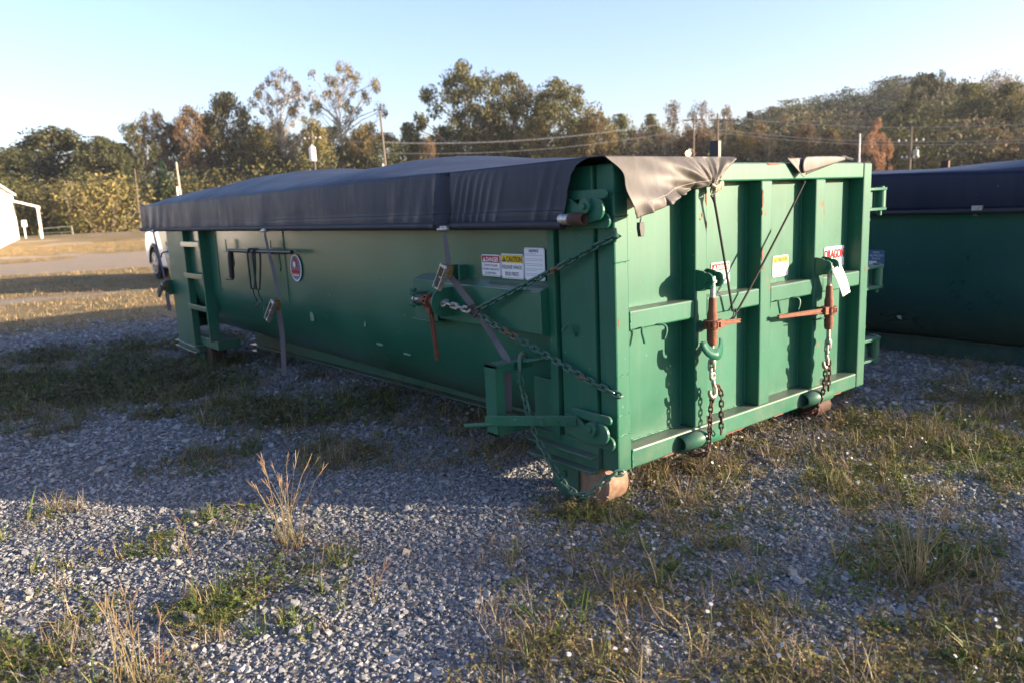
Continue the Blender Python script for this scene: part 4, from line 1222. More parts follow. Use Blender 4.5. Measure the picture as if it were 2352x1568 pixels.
# ------------------------------------------------------------------ elastic cords and rope on the tailgate
def cord(pts, r, label, hooks=True):
    t = thing('rubber_cord', pts[0], label, 'cord', 'rubber tarp cords')
    mb = MB(); P = smoothpath(pts, 6); k = len(P)
    mb.tube(P, [r * (1.7 - .9 * min(1, i / 5.0)) for i in range(k)], 8); mb.build('strap', M_cord, t, True)
    mb = MB(); e = Vector(pts[-1]); mb.tube(smoothpath([e + Vector((.004, -.002, .012)), e + Vector((.0, -.008, -.008)), e + Vector((-.012, -.01, -.028)), e + Vector((-.024, .0, -.042))], 4), .004, 6); mb.build('hook', M_black, t, True)
    return t
cord([(.690, -.040, 1.325), (.705, -.046, 1.26), (.790, -.040, .99), (.882, -.030, .700)], .0080, 'left black rubber cord pulling the tarp corner down the tailgate')
cord([(1.548, -.040, 1.375), (1.525, -.044, 1.348), (1.24, -.040, 1.035), (.945, -.036, .725), (.896, -.034, .700)], .0080, 'right black rubber cord slanting across the tailgate to the centre hook')
rp = thing('rope_knot', (.70, -.04, 1.36), 'knotted pale rope at the gathered tarp corner', 'rope')
mb = MB()
for k in range(5):
    c = Vector((.690 + .014 * k, -.045 - .004 * (k % 2), 1.352 + .006 * k))
    mb.tube([c + Vector((.004 * math.sin(a), .016 * math.cos(a), .018 * math.sin(a))) for a in np.linspace(0, 6.28, 11)[:-1]], .007, 6, closed=True)
mb.tube(smoothpath([(.675, -.045, 1.375), (.70, -.06, 1.362), (.735, -.055, 1.382), (.752, -.05, 1.372)], 4), .010, 7)
mb.build('rope_coil', M_rope, rp, True)
mb = MB(); mb.tube([Vector((.690 + .021 * math.cos(a), -.046, 1.335 + .021 * math.sin(a))) for a in np.linspace(0, 6.28, 17)[:-1]], .003, 6, closed=True); mb.build('steel_ring', M_zinc, rp, True)

# ------------------------------------------------------------------ ratchet straps on the side
def tape(mb, pts, w, nrm_list):
    b = len(mb.v); k = len(pts)
    for i in range(k):
        p = Vector(pts[i]); t = (Vector(pts[min(i + 1, k - 1)]) - Vector(pts[max(0, i - 1)])).normalized()
        n_ = Vector(nrm_list[i]); sd = t.cross(n_).normalized()
        mb.v.append(tuple(p - sd * w[i] / 2)); mb.v.append(tuple(p + sd * w[i] / 2))
    for i in range(k - 1):
        mb.f.append((b + 2 * i, b + 2 * i + 1, b + 2 * i + 3, b + 2 * i + 2)); mb.m.append(mb.mi)
def vlerp(a, n):
    P = smoothpath(a, n); return P
def ratchet(t, c, tilt, s=1.0):
    """folded ratchet buckle: two side plates, spindle, handle"""
    c = Vector(c); d = Vector((-.35, tilt, -1)).normalized(); y = Vector((0, 1, 0)); y = (y - d * y.dot(d)).normalized(); n_ = d.cross(y)
    mb = MB()
    for e in (-1, 1):
        mb.bar(c + y * .028 * e * s - d * .05 * s, c + y * .028 * e * s + d * .10 * s, .006 * s, .034 * s, n_)
    mb.build('handle', M_zinc, t, False, .003)
    mb = MB(); mb.cyl(c - y * .036 * s + d * .095 * s, c + y * .036 * s + d * .095 * s, .008 * s, 10); mb.cyl(c - y * .04 * s - d * .035 * s, c + y * .04 * s - d * .035 * s, .014 * s, 12)
    mb.cyl(c - y * .034 * s + d * .03 * s, c + y * .034 * s + d * .03 * s, .006 * s, 8); mb.build('spindle', M_zinc, t, True)
    mb = MB()
    for e in (-1, 1):
        mb.bar(c + y * .020 * e * s - d * .055 * s + n_ * .02 * s, c + y * .020 * e * s + d * .02 * s + n_ * .03 * s, .004 * s, .05 * s, n_)
    mb.build('ratchet_frame', M_brass, t, False, .003)
def strap(label, loc, seqs, rc, tilt, s=1.0):
    t = thing('ratchet_strap', loc, label, 'strap', 'grey ratchet straps on the container side')
    for pts, w, nr in seqs:
        P = smoothpath(pts, 8); k = len(P)
        ws = [lerp_table(list(zip(np.linspace(0, 1, len(w)), w)), i / (k - 1)) for i in range(k)]
        ns = []
        for i in range(k):
            q = i / (k - 1) * (len(nr) - 1); j = min(int(q), len(nr) - 2) if len(nr) > 1 else 0
            a = Vector(nr[j]); b_ = Vector(nr[min(j + 1, len(nr) - 1)]); ns.append(a.lerp(b_, q - j).normalized())
        mb = MB(); tape(mb, P, ws, ns); mb.build('webbing', M_web, t, False, solid=.0022)
    ratchet(t, rc, tilt, s)
    mb = MB(); c = Vector(loc)
    mb.box((c.x - .022, c.y - .03, c.z - .012), (c.x + .012, c.y + .045, c.z + .018)); mb.tube([c + Vector((-.02, -.05, 0)), c + Vector((-.02, .06, -.004))], .012, 8); mb.build('clamp', M_zinc, t, False, .004)
    return t
strap('nearest grey ratchet strap running from the tarp down into the latch guard', (-.115, 1.215, 1.200),
      [([(-.125, 1.215, 1.19), (-.135, 1.205, 1.15), (-.14, 1.18, 1.02), (-.15, 1.165, .96)], [.014, .022, .032, .038], [(-1, 0, 0), (-1, -.6, 0), (-1, 0, 0)]),
       ([(-.145, 1.155, .93), (-.125, 1.10, .86), (-.13, .93, .735), (-.125, .80, .61), (-.14, .66, .50)], [.044, .046, .046, .030, .040], [(-1, 0, .2), (-1, .0, .2), (-1, .2, .2), (-.5, -.9, .2), (-1, -.3, .2)]),
       ([(-.14, .668, .508), (-.16, .645, .500), (-.165, .64, .40), (-.168, .64, .31), (-.170, .64, .235)], [.042, .044, .044, .042, .040], [(-1, -.5, .4), (-1, -.6, .0), (-1, -.6, 0)])],
      (-.195, 1.16, .955), .25)
strap('middle grey ratchet strap with its tail hanging down to the ground', (-.115, 4.01, 1.195),
      [([(-.125, 4.0, 1.19), (-.135, 3.97, 1.12), (-.14, 3.86, .86), (-.145, 3.78, .64)], [.014, .022, .028, .034], [(-1, -.5, 0), (-1, -.9, 0), (-1, -.6, 0)]),
       ([(-.15, 3.80, .52), (-.13, 3.83, .30), (-.13, 3.85, .10), (-.13, 3.865, -.055)], [.052, .054, .058, .056], [(-1, -.6, 0), (-1, -.4, 0)])],
      (-.19, 3.84, .55), .35, 1.25)
strap('far grey ratchet strap at the front end of the container', (-.115, 7.70, 1.195),
      [([(-.13, 7.69, 1.19), (-.14, 7.55, .96), (-.15, 7.40, .75), (-.16, 7.30, .60)], [.022, .026, .026, .03], [(-1, -.8, 0), (-1, -.8, 0)]),
       ([(-.16, 7.30, .46), (-.16, 7.28, .35), (-.16, 7.27, .24)], [.06, .055, .055], [(-1, -.7, 0), (-1, -.7, 0)])],
      (-.19, 7.38, .52), .6, 1.2)

# crank and spare cords on the rack
ck = thing('tarp_crank', (-.09, 4.3, 1.0), 'black tarp crank rod resting on the rack on the container side', 'crank')
mb = MB(); mb.tube([(-.095, 5.09, 1.003), (-.09, 4.3, 1.008), (-.085, 3.56, 1.016)], .017, 10); mb.build('rod', M_black, ck, True)
mb = MB(); mb.tube(smoothpath([(-.095, 5.03, 1.0), (-.10, 5.04, .93), (-.10, 5.05, .80), (-.10, 5.055, .735)], 4), .026, 10); mb.build('grip', M_rubber, ck, True)
mb = MB(); mb.tube([(-.10, 5.04, .728), (-.10, 5.22, .722)], .014, 8); mb.build('handle_end', M_black, ck, True)
for dy, lab in ((.05, 'left of the two rubber cords looped over the crank rod'), (-.08, 'right rubber cord looped over the crank rod, with a wire hook')):
    t = thing('hanging_cord', (-.12, 4.42 + dy, 1.0), lab, 'cord', 'spare cords on the rack')
    mb = MB(); y0 = 4.42 + dy
    mb.tube(smoothpath([(-.118, y0 + .03, .66), (-.120, y0 + .03, .85), (-.118, y0 + .025, 1.0), (-.095, y0, 1.030), (-.072, y0 - .02, 1.0), (-.08, y0 - .02, .85), (-.10, y0 + .0, .66)], 5), .0085, 7); mb.build('loop', M_rubber, t, True)
    mb = MB(); mb.tube(smoothpath([(-.11, y0 + .01, .67), (-.11, y0 + .0, .61), (-.11, y0 - .06, .56), (-.11, y0 + .03, .53), (-.11, y0 - .05, .50)], 4), .006, 6); mb.build('wire_hook', M_black, t, True)

# ------------------------------------------------------------------ second container
DX = 4.36; DZ = -.07; YS, YF = -2.0, 5.6
box2 = thing('waste_container', (DX + 1.22, 1.8, -.25), 'dark green container with navy tarp standing behind the tailgate hinges at right', 'container')
def shell2(u, v):
    y = YS + u * (YF - YS); k = v * (len(prof) - 1); i = min(int(k), len(prof) - 2); t = k - i
    x = prof[i][0] * (1 - t) + prof[i + 1][0] * t; z = prof[i][1] * (1 - t) + prof[i + 1][1] * t
    return (DX + x + .006 * math.sin(y * 2 + z * 3), y, z + DZ)
mb = MB(); mb.grid(shell2, 50, len(prof) - 1); mb.build('shell', M_green2, box2, True)
mb = MB(); mb.box((DX, YS - .1, DZ), (DX + W, YS, 1.42 + DZ)); mb.build('tailgate', M_green2, box2, False, .01)
mb = MB(); mb.box((DX, YF, DZ), (DX + W, YF + .08, 1.42 + DZ)); mb.build('front_bulkhead', M_green2, box2, False, .01)
for s in (0, 1):
    xr = DX + (.45 if s == 0 else W - .45)
    mb = MB(); mb.box((xr - .04, YS + .2, -.26), (xr + .04, YF - .1, -.08)); mb.box((xr - .07, YS + .2, -.08), (xr + .07, YF - .1, -.065)); mb.build('skid_rail', M_green2, box2, False, .004)
mb = MB(); mb.box((DX + W - .02, 1.26, 1.1), (DX + W + .03, 1.34, 1.60)); mb.build('tarp_stop_post', M_rust_dark, box2, False, .003)
for y, z in ((.05, 1.06), (1.0, .02), (.62, .15)):
    mb = MB(); mb.prism([(y, z), (y + .03, z + .01), (y + .04, z + .03), (y + .01, z + .035)], 'x', DX - .006, DX + .01); mb.build('paint_chip', M_stitch, box2)
st = Sticker('waste_sticker', (DX - .008, .945, .60), U, V, .155, .17, box2, plain('faded_blue_vinyl', (.07, .13, .22), .5, .1), 'faded blue and white sticker with three lines of capitals')
st.text(M_white, 'NON', .05, .105, .140, .018); st.text(M_white, 'HAZARDOUS', .012, .143, .112, .018); st.text(M_white, 'WASTE', .038, .117, .084, .018)
st.rect(M_white, .010, .012, .085, .070); st.done()
tarp2 = thing('tarp_cover', (DX + 1.22, 1.8, 1.1), 'navy tarp humped over the second container at the right edge', 'tarp')
H2 = [(-2.0, .05), (-1.2, .22), (-.5, .23), (.1, .10), (.8, .045), (1.6, .06), (3.0, .16), (4.2, .08), (5.7, .02)]
def top2(u, v):
    y = YS - .08 + u * (YF - YS + .25); x = DX - .08 + v * (W + .16)
    S = math.sin(math.pi * v) ** .7
    return (x, y, 1.405 + .04 * sstep(-.5, 1.2, y) + lerp_table(H2, y) * S)
mb = MB(); mb.grid(top2, 70, 30); mb.build('top_sheet', M_tarp, tarp2, True, solid=.003)
def side2(u, v):
    y = YS - .08 + u * (YF - YS + .25)
    return (DX - .08 - .012 * math.sin(math.pi * v) - .003 * math.sin(y * 11) * v, y, 1.407 + .04 * float(sstep(-.5, 1.2, y)) - v * (.30 + .03 * float(sstep(-.5, 1.2, y))))
mb = MB(); mb.grid(side2, 110, 8); mb.build('side_flap', M_tarp2, tarp2, True, solid=.003)
mb = MB(); mb.tube([(DX - .09, y, 1.105) for y in np.linspace(YS - .1, YF + .15, 20)], .024, 10); mb.build('roll_tube_pocket', M_tarp_edge, tarp2, True)
mb = MB(); mb.grid(lambda u, v: (DX - .08 + u * (W + .16), YS - .09 - .01 * math.sin(u * 30) * v, 1.41 - .28 * v), 30, 5); mb.build('end_flap', M_tarp2, tarp2, True, solid=.003)
mb = MB(); mb.box((DX - .112, -.02, 1.10), (DX - .08, .06, 1.15)); mb.build('clamp', M_zinc, tarp2, False, .004)

# ------------------------------------------------------------------ trees
def leaf_mat(name, stops, trans=.30):
    m = Mat(name)
    f = m.node('ShaderNodeNewGeometry').outputs['Random Per Island']
    c = m.ramp(f, stops)
    oi = m.node('ShaderNodeObjectInfo').outputs['Random']
    hs = m.node('ShaderNodeHueSaturation')
    m.l.new(c, hs.inputs['Color']); m.l.new(m.math('ADD', m.math('MULTIPLY', oi, .45), .95), hs.inputs['Value'])
    m.l.new(m.math('ADD', m.math('MULTIPLY', oi, .03), .485), hs.inputs['Hue'])
    m.set(Base_Color=hs.outputs[0], Roughness=.7, Specular_IOR_Level=.25)
    tb = m.node('ShaderNodeBsdfTranslucent'); m.l.new(hs.outputs[0], tb.inputs[0])
    mx = m.node('ShaderNodeMixShader'); mx.inputs[0].default_value = trans
    m.l.new(m.b.outputs[0], mx.inputs[1]); m.l.new(tb.outputs[0], mx.inputs[2]); m.l.new(mx.outputs[0], m.n['Material Output'].inputs[0])
    return m.m
LM = {
 'oak': leaf_mat('oak_leaves', [(0, (.030, .034, .014)), (.5, (.055, .060, .022)), (.85, (.085, .085, .03)), (1, (.13, .11, .045))]),
 'bigoak': leaf_mat('autumn_oak_leaves', [(0, (.040, .042, .014)), (.45, (.085, .085, .025)), (.8, (.13, .115, .035)), (1, (.17, .125, .045))]),
 'olive': leaf_mat('olive_leaves', [(0, (.038, .042, .014)), (.5, (.085, .085, .026)), (.85, (.14, .125, .038)), (1, (.19, .14, .045))]),
 'olivedark': leaf_mat('ridge_leaves', [(0, (.026, .034, .020)), (.6, (.05, .056, .028)), (1, (.09, .08, .038))]),
 'pine': leaf_mat('pine_needles', [(0, (.035, .045, .018)), (.6, (.07, .075, .026)), (1, (.13, .11, .045))]),
 'cedar': leaf_mat('cedar_needles', [(0, (.012, .026, .014)), (.7, (.024, .045, .020)), (1, (.05, .07, .028))]),
 'sparse': leaf_mat('sparse_leaves', [(0, (.075, .065, .032)), (.6, (.13, .10, .05)), (1, (.18, .13, .06))]),
 'twig': leaf_mat('brown_twig_leaves', [(0, (.10, .080, .045)), (.6, (.17, .13, .07)), (1, (.22, .14, .07))]),
 'rust': leaf_mat('rusty_leaves', [(0, (.080, .058, .030)), (.6, (.15, .098, .048)), (1, (.21, .12, .055))]),
 'gold': leaf_mat('golden_leaves', [(0, (.090, .075, .028)), (.6, (.165, .132, .045)), (1, (.23, .16, .055))]),
 'orange': leaf_mat('orange_leaves', [(0, (.18, .09, .045)), (.6, (.29, .14, .075)), (1, (.36, .18, .10))]),
}
M_bark = plain('grey_bark', (.17, .135, .10), .9, .35, 3.0, .3)
M_bark_pale = plain('pale_bark', (.34, .28, .21), .9, .25, 3.0, .3)
#          clumps rad  leaves size  z0   shape   limbs  leaf flat
TP = {'oak': (130, .13, 140, .0105, .16, 'dome', 26), 'bigoak': (140, .105, 125, .0090, .18, 'dome', 30), 'olive': (110, .125, 135, .0110, .12, 'oval', 22), 'olivedark': (60, .13, 110, .015, .15, 'oval', 10),
      'pine': (50, .085, 130, .0100, .38, 'top', 26), 'cedar': (70, .10, 120, .014, .04, 'cone', 8), 'sparse': (90, .070, 70, .0075, .36, 'fan', 70),
      'twig': (66, .085, 75, .0085, .12, 'oval', 55), 'rust': (72, .10, 115, .0105, .14, 'oval', 34), 'gold': (70, .11, 130, .0115, .08, 'oval', 24), 'orange': (66, .10, 130, .0115, .10, 'oval', 20)}
def tree_meshes(kind, seed):
    R = np.random.default_rng(seed)
    ncl, cr, nl, ls, z0, shape, nlimb = TP[kind]
    C = []
    while len(C) < ncl:
        t = R.random(); a = R.uniform(0, 6.28)
        if shape == 'dome': env = .5 * (1 - max(0, (t - .25) / .75) ** 2.2) ** .5 * (.75 + .25 * min(1, t / .25))
        elif shape == 'oval': env = .5 * math.sin(math.pi * (.12 + .86 * t)) ** .7
        elif shape == 'cone': env = .5 * (1 - t) ** .85 + .01
        elif shape == 'top': env = .5 * math.sin(math.pi * (.15 + .80 * t)) ** .8
        else: env = .5 * (.35 + .65 * math.sin(math.pi * (.08 + .80 * t)))
        env *= 1 + .22 * math.sin(a * 2 + seed) + .16 * math.sin(a * 3 + seed * 2 + t * 5)
        r = env * (R.random() ** (.42 if shape != 'cone' else .6))
        z = z0 + (1 - z0) * t * (.97)
        C.append((r * math.cos(a), r * math.sin(a), z))
    C = np.array(C)
    # leaves
    n = ncl * nl
    cc = np.repeat(C, nl, 0)
    off = R.normal(size=(n, 3)); off /= np.linalg.norm(off, axis=1)[:, None]; off *= (R.random(n) ** .5)[:, None] * cr * R.uniform(.6, 1.3, ncl).repeat(nl)[:, None]
    off[:, 2] *= .62 if shape in ('top', 'fan', 'dome') else .8
    P = cc + off
    P[:, 2] = np.clip(P[:, 2], .02, 1.02)
    A = R.normal(size=(n, 3)); A /= np.linalg.norm(A, axis=1)[:, None]
    B = np.cross(A, R.normal(size=(n, 3))); B /= np.linalg.norm(B, axis=1)[:, None]
    s = ls * R.uniform(.6, 1.5, n)[:, None]
    V = np.stack([P - A * s - B * s * .6, P + A * s - B * s * .45, P + A * s * .8 + B * s * .6, P - A * s * .7 + B * s * .5], 1).reshape(-1, 3)
    me = bpy.data.meshes.new('crown')
    me.from_pydata(V.tolist(), [], np.arange(4 * n).reshape(-1, 4).tolist())
    me.materials.append(LM[kind])
    # trunk and limbs
    mb = MB()
    lean = R.normal(0, .03, 2)
    top = .80 if shape != 'cone' else .95
    tp = [Vector((lean[0] * t * 3 + .012 * math.sin(t * 7 + seed), lean[1] * t * 3 + .012 * math.cos(t * 6), t * top)) for t in np.linspace(0, 1, 7)]
    k0 = .017 if kind in ('oak', 'bigoak') else .011
    mb.tube(tp, [k0 * (1.25 - t) for t in np.linspace(0, 1, 7)], 6)
    for c in C[R.permutation(ncl)[:nlimb]]:
        h = max(.10, c[2] - R.uniform(.10, .30)); h = min(h, top * .95)
        q = h / top * 6; i = min(int(q), 5); p = tp[i].lerp(tp[i + 1], q - i)
        c = Vector(c); mid = p.lerp(c, .5) + Vector((R.normal(0, .02), R.normal(0, .02), .02))
        mb.tube([p, mid, c], [k0 * .42, k0 * .28, k0 * .10], 4, False)
        if shape in ('fan',) or kind in ('twig', 'rust'):
            for _ in range(4):
                e = c + Vector((R.normal(0, .05), R.normal(0, .05), abs(R.normal(.03, .04))))
                mb.tube([mid.lerp(c, R.uniform(.3, 1)), e], [k0 * .12, k0 * .05], 3, False)
    tm = mb.mesh('trunk', M_bark_pale if kind in ('sparse', 'twig', 'pine') else M_bark, fix=False)
    return tm, me
_tm = {}
def tree(x, y, ztop, width, kind, label, k=0):
    key = (kind, k % 2)
    if key not in _tm: _tm[key] = tree_meshes(kind, 40 + 7 * (k % 2) + len(kind))
    z0 = float(zg(x, y)) - .2; h = ztop - z0
    nm = {'oak': 'oak_tree', 'bigoak': 'oak_tree', 'pine': 'pine_tree', 'cedar': 'cedar_tree'}.get(kind, 'deciduous_tree')
    t = thing(nm, (x, y, z0), label, 'tree', 'trees along the far edge of the lot')
    rz = (k * 2.399) % 6.28
    for part_, me_ in zip(('trunk', 'crown'), _tm[key]):
        o = link_mesh(part_, me_, t); o.rotation_euler = (0, 0, rz); o.scale = (width * 1.16, width * 1.16, h)
    return t
TREES = [
    (-7.9, 154.7, 15.3, 22.5, 'oak', 'broad dark evergreen oak just outside the left frame edge'),
    (3.5, 150.9, 17.2, 21.1, 'oak', 'tall dark oak behind the white building'),
    (11.1, 131.9, 12.2, 11.0, 'oak', 'dark rounded oak at the far left above the white building'),
    (18.1, 136.7, 15.9, 15.9, 'oak', 'widest dark evergreen oak in the left tree group, right of the building'),
    (21.9, 124.6, 13.6, 9.8, 'oak', 'dark oak at the right shoulder of the left tree group'),
    (26.9, 124.5, 15.8, 6.4, 'pine', 'thin open tree with leaning pale trunk beside the dark oak group'),
    (31.4, 128.8, 18.3, 7.4, 'rust', 'orange brown autumn tree rising behind the far left tarp corner'),
    (26.5, 109.3, 9.3, 3.6, 'cedar', 'dark green conical cedar behind the leaning grey pole'),
    (34.8, 123.5, 18.6, 7.6, 'rust', 'rusty red brown tree between the cedar and the green pine'),
    (41.0, 123.8, 20.5, 9.0, 'olive', 'olive green tree left of the two tall sparse trees'),
    (41.6, 112.9, 14.3, 7.4, 'olive', 'mid height olive tree below the left tall sparse tree'),
    (48.7, 120.3, 24.7, 9.1, 'sparse', 'left one of the two tall sparse trees against the sky'),
    (46.4, 103.9, 14.5, 5.8, 'gold', 'brown gold autumn tree between the two tall sparse trees'),
    (54.6, 110.4, 24.4, 9.9, 'sparse', 'right and taller sparse tree with pale bare trunk'),
    (53.8, 100.6, 14.0, 6.3, 'gold', 'yellow gold tree beside the tallest utility pole'),
    (60.4, 100.6, 14.1, 5.8, 'olive', 'dark low tree in the gap left of the big oaks'),
    (58.3, 91.9, 11.5, 3.8, 'rust', 'small reddish tree at the foot of the left big oak'),
    (66.5, 93.2, 22.4, 12.1, 'bigoak', 'left half crown of the big oak pair, tallest in the middle'),
    (75.0, 92.9, 21.4, 10.5, 'bigoak', 'middle crown of the big oak group behind the tarp hump'),
    (76.6, 83.9, 19.4, 11.6, 'bigoak', 'right spreading crown of the big oak group'),
    (75.5, 75.7, 13.7, 6.2, 'gold', 'golden olive bushy tree at the right edge of the big oaks'),
    (86.2, 80.2, 14.0, 5.8, 'olive', 'small green tree right of the big oaks'),
    (94.5, 81.4, 14.4, 5.4, 'olive', 'small round treetop between oaks and thin brown trees'),
    (87.7, 71.3, 15.0, 5.2, 'twig', 'thin brown twiggy tree left of the orange lamp pole'),
    (89.2, 67.4, 14.7, 4.8, 'twig', 'thin brown twiggy tree right behind the orange lamp pole'),
    (97.0, 69.0, 14.5, 5.4, 'twig', 'thin pale twiggy tree behind the black post'),
    (90.3, 58.8, 10.9, 4.5, 'rust', 'rust orange slender tree behind the tailgate top rail'),
    (96.8, 58.9, 12.1, 4.4, 'twig', 'slender brown tree in the middle of the right thicket'),
    (91.3, 52.8, 10.4, 3.5, 'rust', 'orange tinted slender tree above the right tarp flap'),
    (96.1, 51.6, 9.4, 4.7, 'gold', 'yellow green sapling tree above the tailgate right end'),
    (90.7, 42.9, 9.5, 3.1, 'orange', 'bright orange autumn tree beside the short white pole'),
    (133.2, 58.5, 15.5, 9.0, 'olive', 'dark olive tree on the slope left of the tall pine'),
    (130.1, 53.2, 19.3, 8.6, 'pine', 'tallest open crowned pine on the right slope'),
    (125.9, 46.1, 15.9, 10.0, 'olive', 'broad olive tree right of the tall pine'),
    (123.5, 40.2, 14.9, 8.9, 'olive', 'large olive tree at the right frame edge'),
    (131.9, 36.2, 14.2, 11.0, 'olive', 'olive tree just beyond the right frame edge'),
    (27.2, 134.7, 13.5, 7.9, 'olive', 'mid height olive tree filling the gap right of the dark oaks'),
    (31.2, 136.7, 15.2, 7.4, 'twig', 'brown twiggy tree behind the leaning pale trunk'),
    (36.0, 135.5, 16.5, 8.3, 'olive', 'olive tree behind the cedar and the grey pole'),
    (40.4, 132.0, 18.3, 8.6, 'rust', 'brown tree filling between the rusty tree and the olive tree'),
    (46.0, 130.2, 16.8, 7.6, 'twig', 'twiggy brown tree between the olive trees left of centre'),
    (50.4, 127.9, 16.1, 8.4, 'olive', 'olive tree standing behind the left tall sparse tree'),
    (47.4, 110.9, 13.4, 6.1, 'twig', 'grey brown twiggy tree behind the white transformer'),
    (57.1, 120.1, 15.4, 8.3, 'olive', 'olive tree at the foot of the taller sparse tree'),
    (55.3, 107.2, 13.7, 6.2, 'gold', 'golden tree left of the tallest utility pole'),
    (62.2, 109.5, 13.6, 6.5, 'rust', 'brown tree right behind the tallest utility pole'),
    (64.8, 104.9, 12.0, 6.4, 'olive', 'low olive tree filling the gap before the big oaks'),
    (69.4, 103.9, 14.1, 6.5, 'olive', 'olive tree at the left foot of the big oaks'),
    (74.4, 97.3, 15.7, 10.7, 'olive', 'olive tree behind the trunks of the big oaks'),
    (72.0, 83.6, 13.4, 9.7, 'gold', 'golden olive tree in front of the big oak trunks'),
    (83.7, 87.4, 13.5, 8.5, 'olive', 'olive tree behind the right big oak'),
    (78.7, 75.8, 11.1, 6.4, 'gold', 'golden low tree between the oaks and the thin brown trees'),
    (85.0, 76.0, 11.6, 6.6, 'twig', 'brown twiggy tree left of the thin brown group'),
    (81.7, 68.2, 10.4, 6.1, 'twig', 'pale brown twiggy tree in front of the thin brown group'),
    (83.2, 64.4, 10.4, 6.0, 'rust', 'brown tree behind the glowing lamp'),
    (83.9, 61.3, 9.5, 5.3, 'twig', 'brown twiggy tree just right of the glowing lamp'),
    (88.4, 60.3, 9.8, 6.0, 'gold', 'golden brown tree behind the tailgate left of the rusty one'),
    (88.0, 55.4, 9.0, 5.2, 'twig', 'twiggy tree above the middle of the tailgate rail'),
    (96.4, 54.0, 8.5, 5.4, 'twig', 'twiggy tree above the right flap of the tarp'),
    (94.2, 47.9, 7.6, 5.1, 'rust', 'brown tree left of the thin white pole'),
    (101.2, 45.0, 8.3, 5.2, 'gold', 'golden tree just right of the bright orange tree'),
    (109.6, 43.5, 8.9, 7.8, 'twig', 'brown twiggy tree behind the pole with transformers'),
    (109.8, 38.2, 8.4, 8.1, 'gold', 'golden olive tree above the second container'),
    (116.2, 35.7, 8.3, 7.1, 'twig', 'brown twiggy tree at the right edge above the second tarp'),
    (187.4, 125.8, 24.0, 9.9, 'cedar', 'dark evergreen at the left foot of the distant ridge'),
    (190.0, 119.8, 24.6, 11.0, 'olivedark', 'dark ridge tree second from the left on the distant ridge'),
    (192.3, 112.8, 24.6, 10.8, 'olivedark', 'dark ridge tree at the middle of the distant ridge'),
    (195.8, 107.5, 24.7, 9.5, 'cedar', 'pointed dark evergreen near the top of the distant ridge'),
    (194.5, 100.7, 24.7, 11.6, 'olivedark', 'rounded dark tree on the top of the distant ridge'),
    (190.3, 91.1, 22.6, 11.0, 'olivedark', 'dark ridge tree behind the bright orange tree'),
]
for k, a in enumerate(TREES): tree(*a, k)
# a broad low tree behind the photographer's right shoulder: it shades the right foreground
tree(25.75, -30.25, 7.20, 2.5, 'oak', 'slim oak out of the picture at right, taller of the two shade trees', 3)
tree(27.4, -28.8, 6.62, 3.6, 'oak', 'low broad oak out of the picture at right, lower of the two shade trees', 2)

# understory thicket in front of the wood: one mass of scrub
def bush_mesh(kind, seed):
    R = np.random.default_rng(seed); n = 3600
    C = R.normal(size=(16, 3)) * np.array([.26, .26, .20]) + np.array([0, 0, .45])
    P = C[R.integers(0, 16, n)] + R.normal(size=(n, 3)) * np.array([.12, .12, .13]); P[:, 2] = np.clip(np.abs(P[:, 2]), 0, 1.05)
    A = R.normal(size=(n, 3)); A /= np.linalg.norm(A, axis=1)[:, None]; B = np.cross(A, R.normal(size=(n, 3))); B /= np.linalg.norm(B, axis=1)[:, None]
    s = .0165 * R.uniform(.6, 1.5, n)[:, None]
    V = np.stack([P - A * s - B * s * .6, P + A * s - B * s * .4, P + A * s * .8 + B * s * .6, P - A * s * .7 + B * s * .5], 1).reshape(-1, 3)
    me = bpy.data.meshes.new('scrub'); nb = len(V)
    mb = MB()
    for _ in range(22):
        a = R.uniform(0, 6.28); e = Vector((R.normal(0, .22), R.normal(0, .22), R.uniform(.4, .78))); b = Vector((e.x * .3, e.y * .3, 0))
        mb.tube([b, b.lerp(e, .5) + Vector((R.normal(0, .04), R.normal(0, .04), 0)), e], [.006, .0045, .002], 3, False)
    vs = V.tolist() + [tuple(v) for v in mb.v]
    fs = np.arange(4 * n).reshape(-1, 4).tolist() + [tuple(i + nb for i in f) for f in mb.f]
    me.from_pydata(vs, [], fs); me.materials.append(LM[kind]); me.materials.append(M_bark)
    me.polygons.foreach_set('material_index', [0] * n + [1] * len(mb.f))
    return me
kinds = ['gold', 'olive', 'twig', 'oak', 'olive', 'bigoak', 'olivedark', 'olive']
bm_ = [bush_mesh(k, 300 + i) for i, k in enumerate(kinds)]
def band(n, d0, d1, a0, a1):
    a = math.pi / 2 - YAW - np.radians(rng.uniform(a0, a1, n)); d = rng.uniform(d0, d1, n)
    d = d / np.cos(np.clip(np.abs(np.radians(rng.uniform(0, 1, n))), 0, 1))
    return CX + d * np.cos(a), CY + d * np.sin(a), a
x, y, a = band(900, 112, 145, -80, 46)
n = len(x); fa = -np.degrees(a - (math.pi / 2 - YAW))
h = (2.8 + 7.5 * rng.random(n) ** 1.6 * (0.5 + fbm(x * .06, y * .06, 71))) * np.where(fa < -15, .85, 1.0)
P = np.stack([x, y, zg(x, y) - .3], 1)
scatter('thicket', P, np.stack([0 * x, 0 * x, rng.uniform(0, 6.28, n)], 1), np.stack([h * 1.15, h * 1.15, h], 1), rng.integers(0, 8, n), bm_, 'tangled scrub in gold, brown and olive in front of the wood', 'thicket')
x, y, a = band(520, 165, 300, 8, 48)
n = len(x); h = rng.uniform(6, 14, n)
P = np.stack([x, y, zg(x, y) - .5], 1)
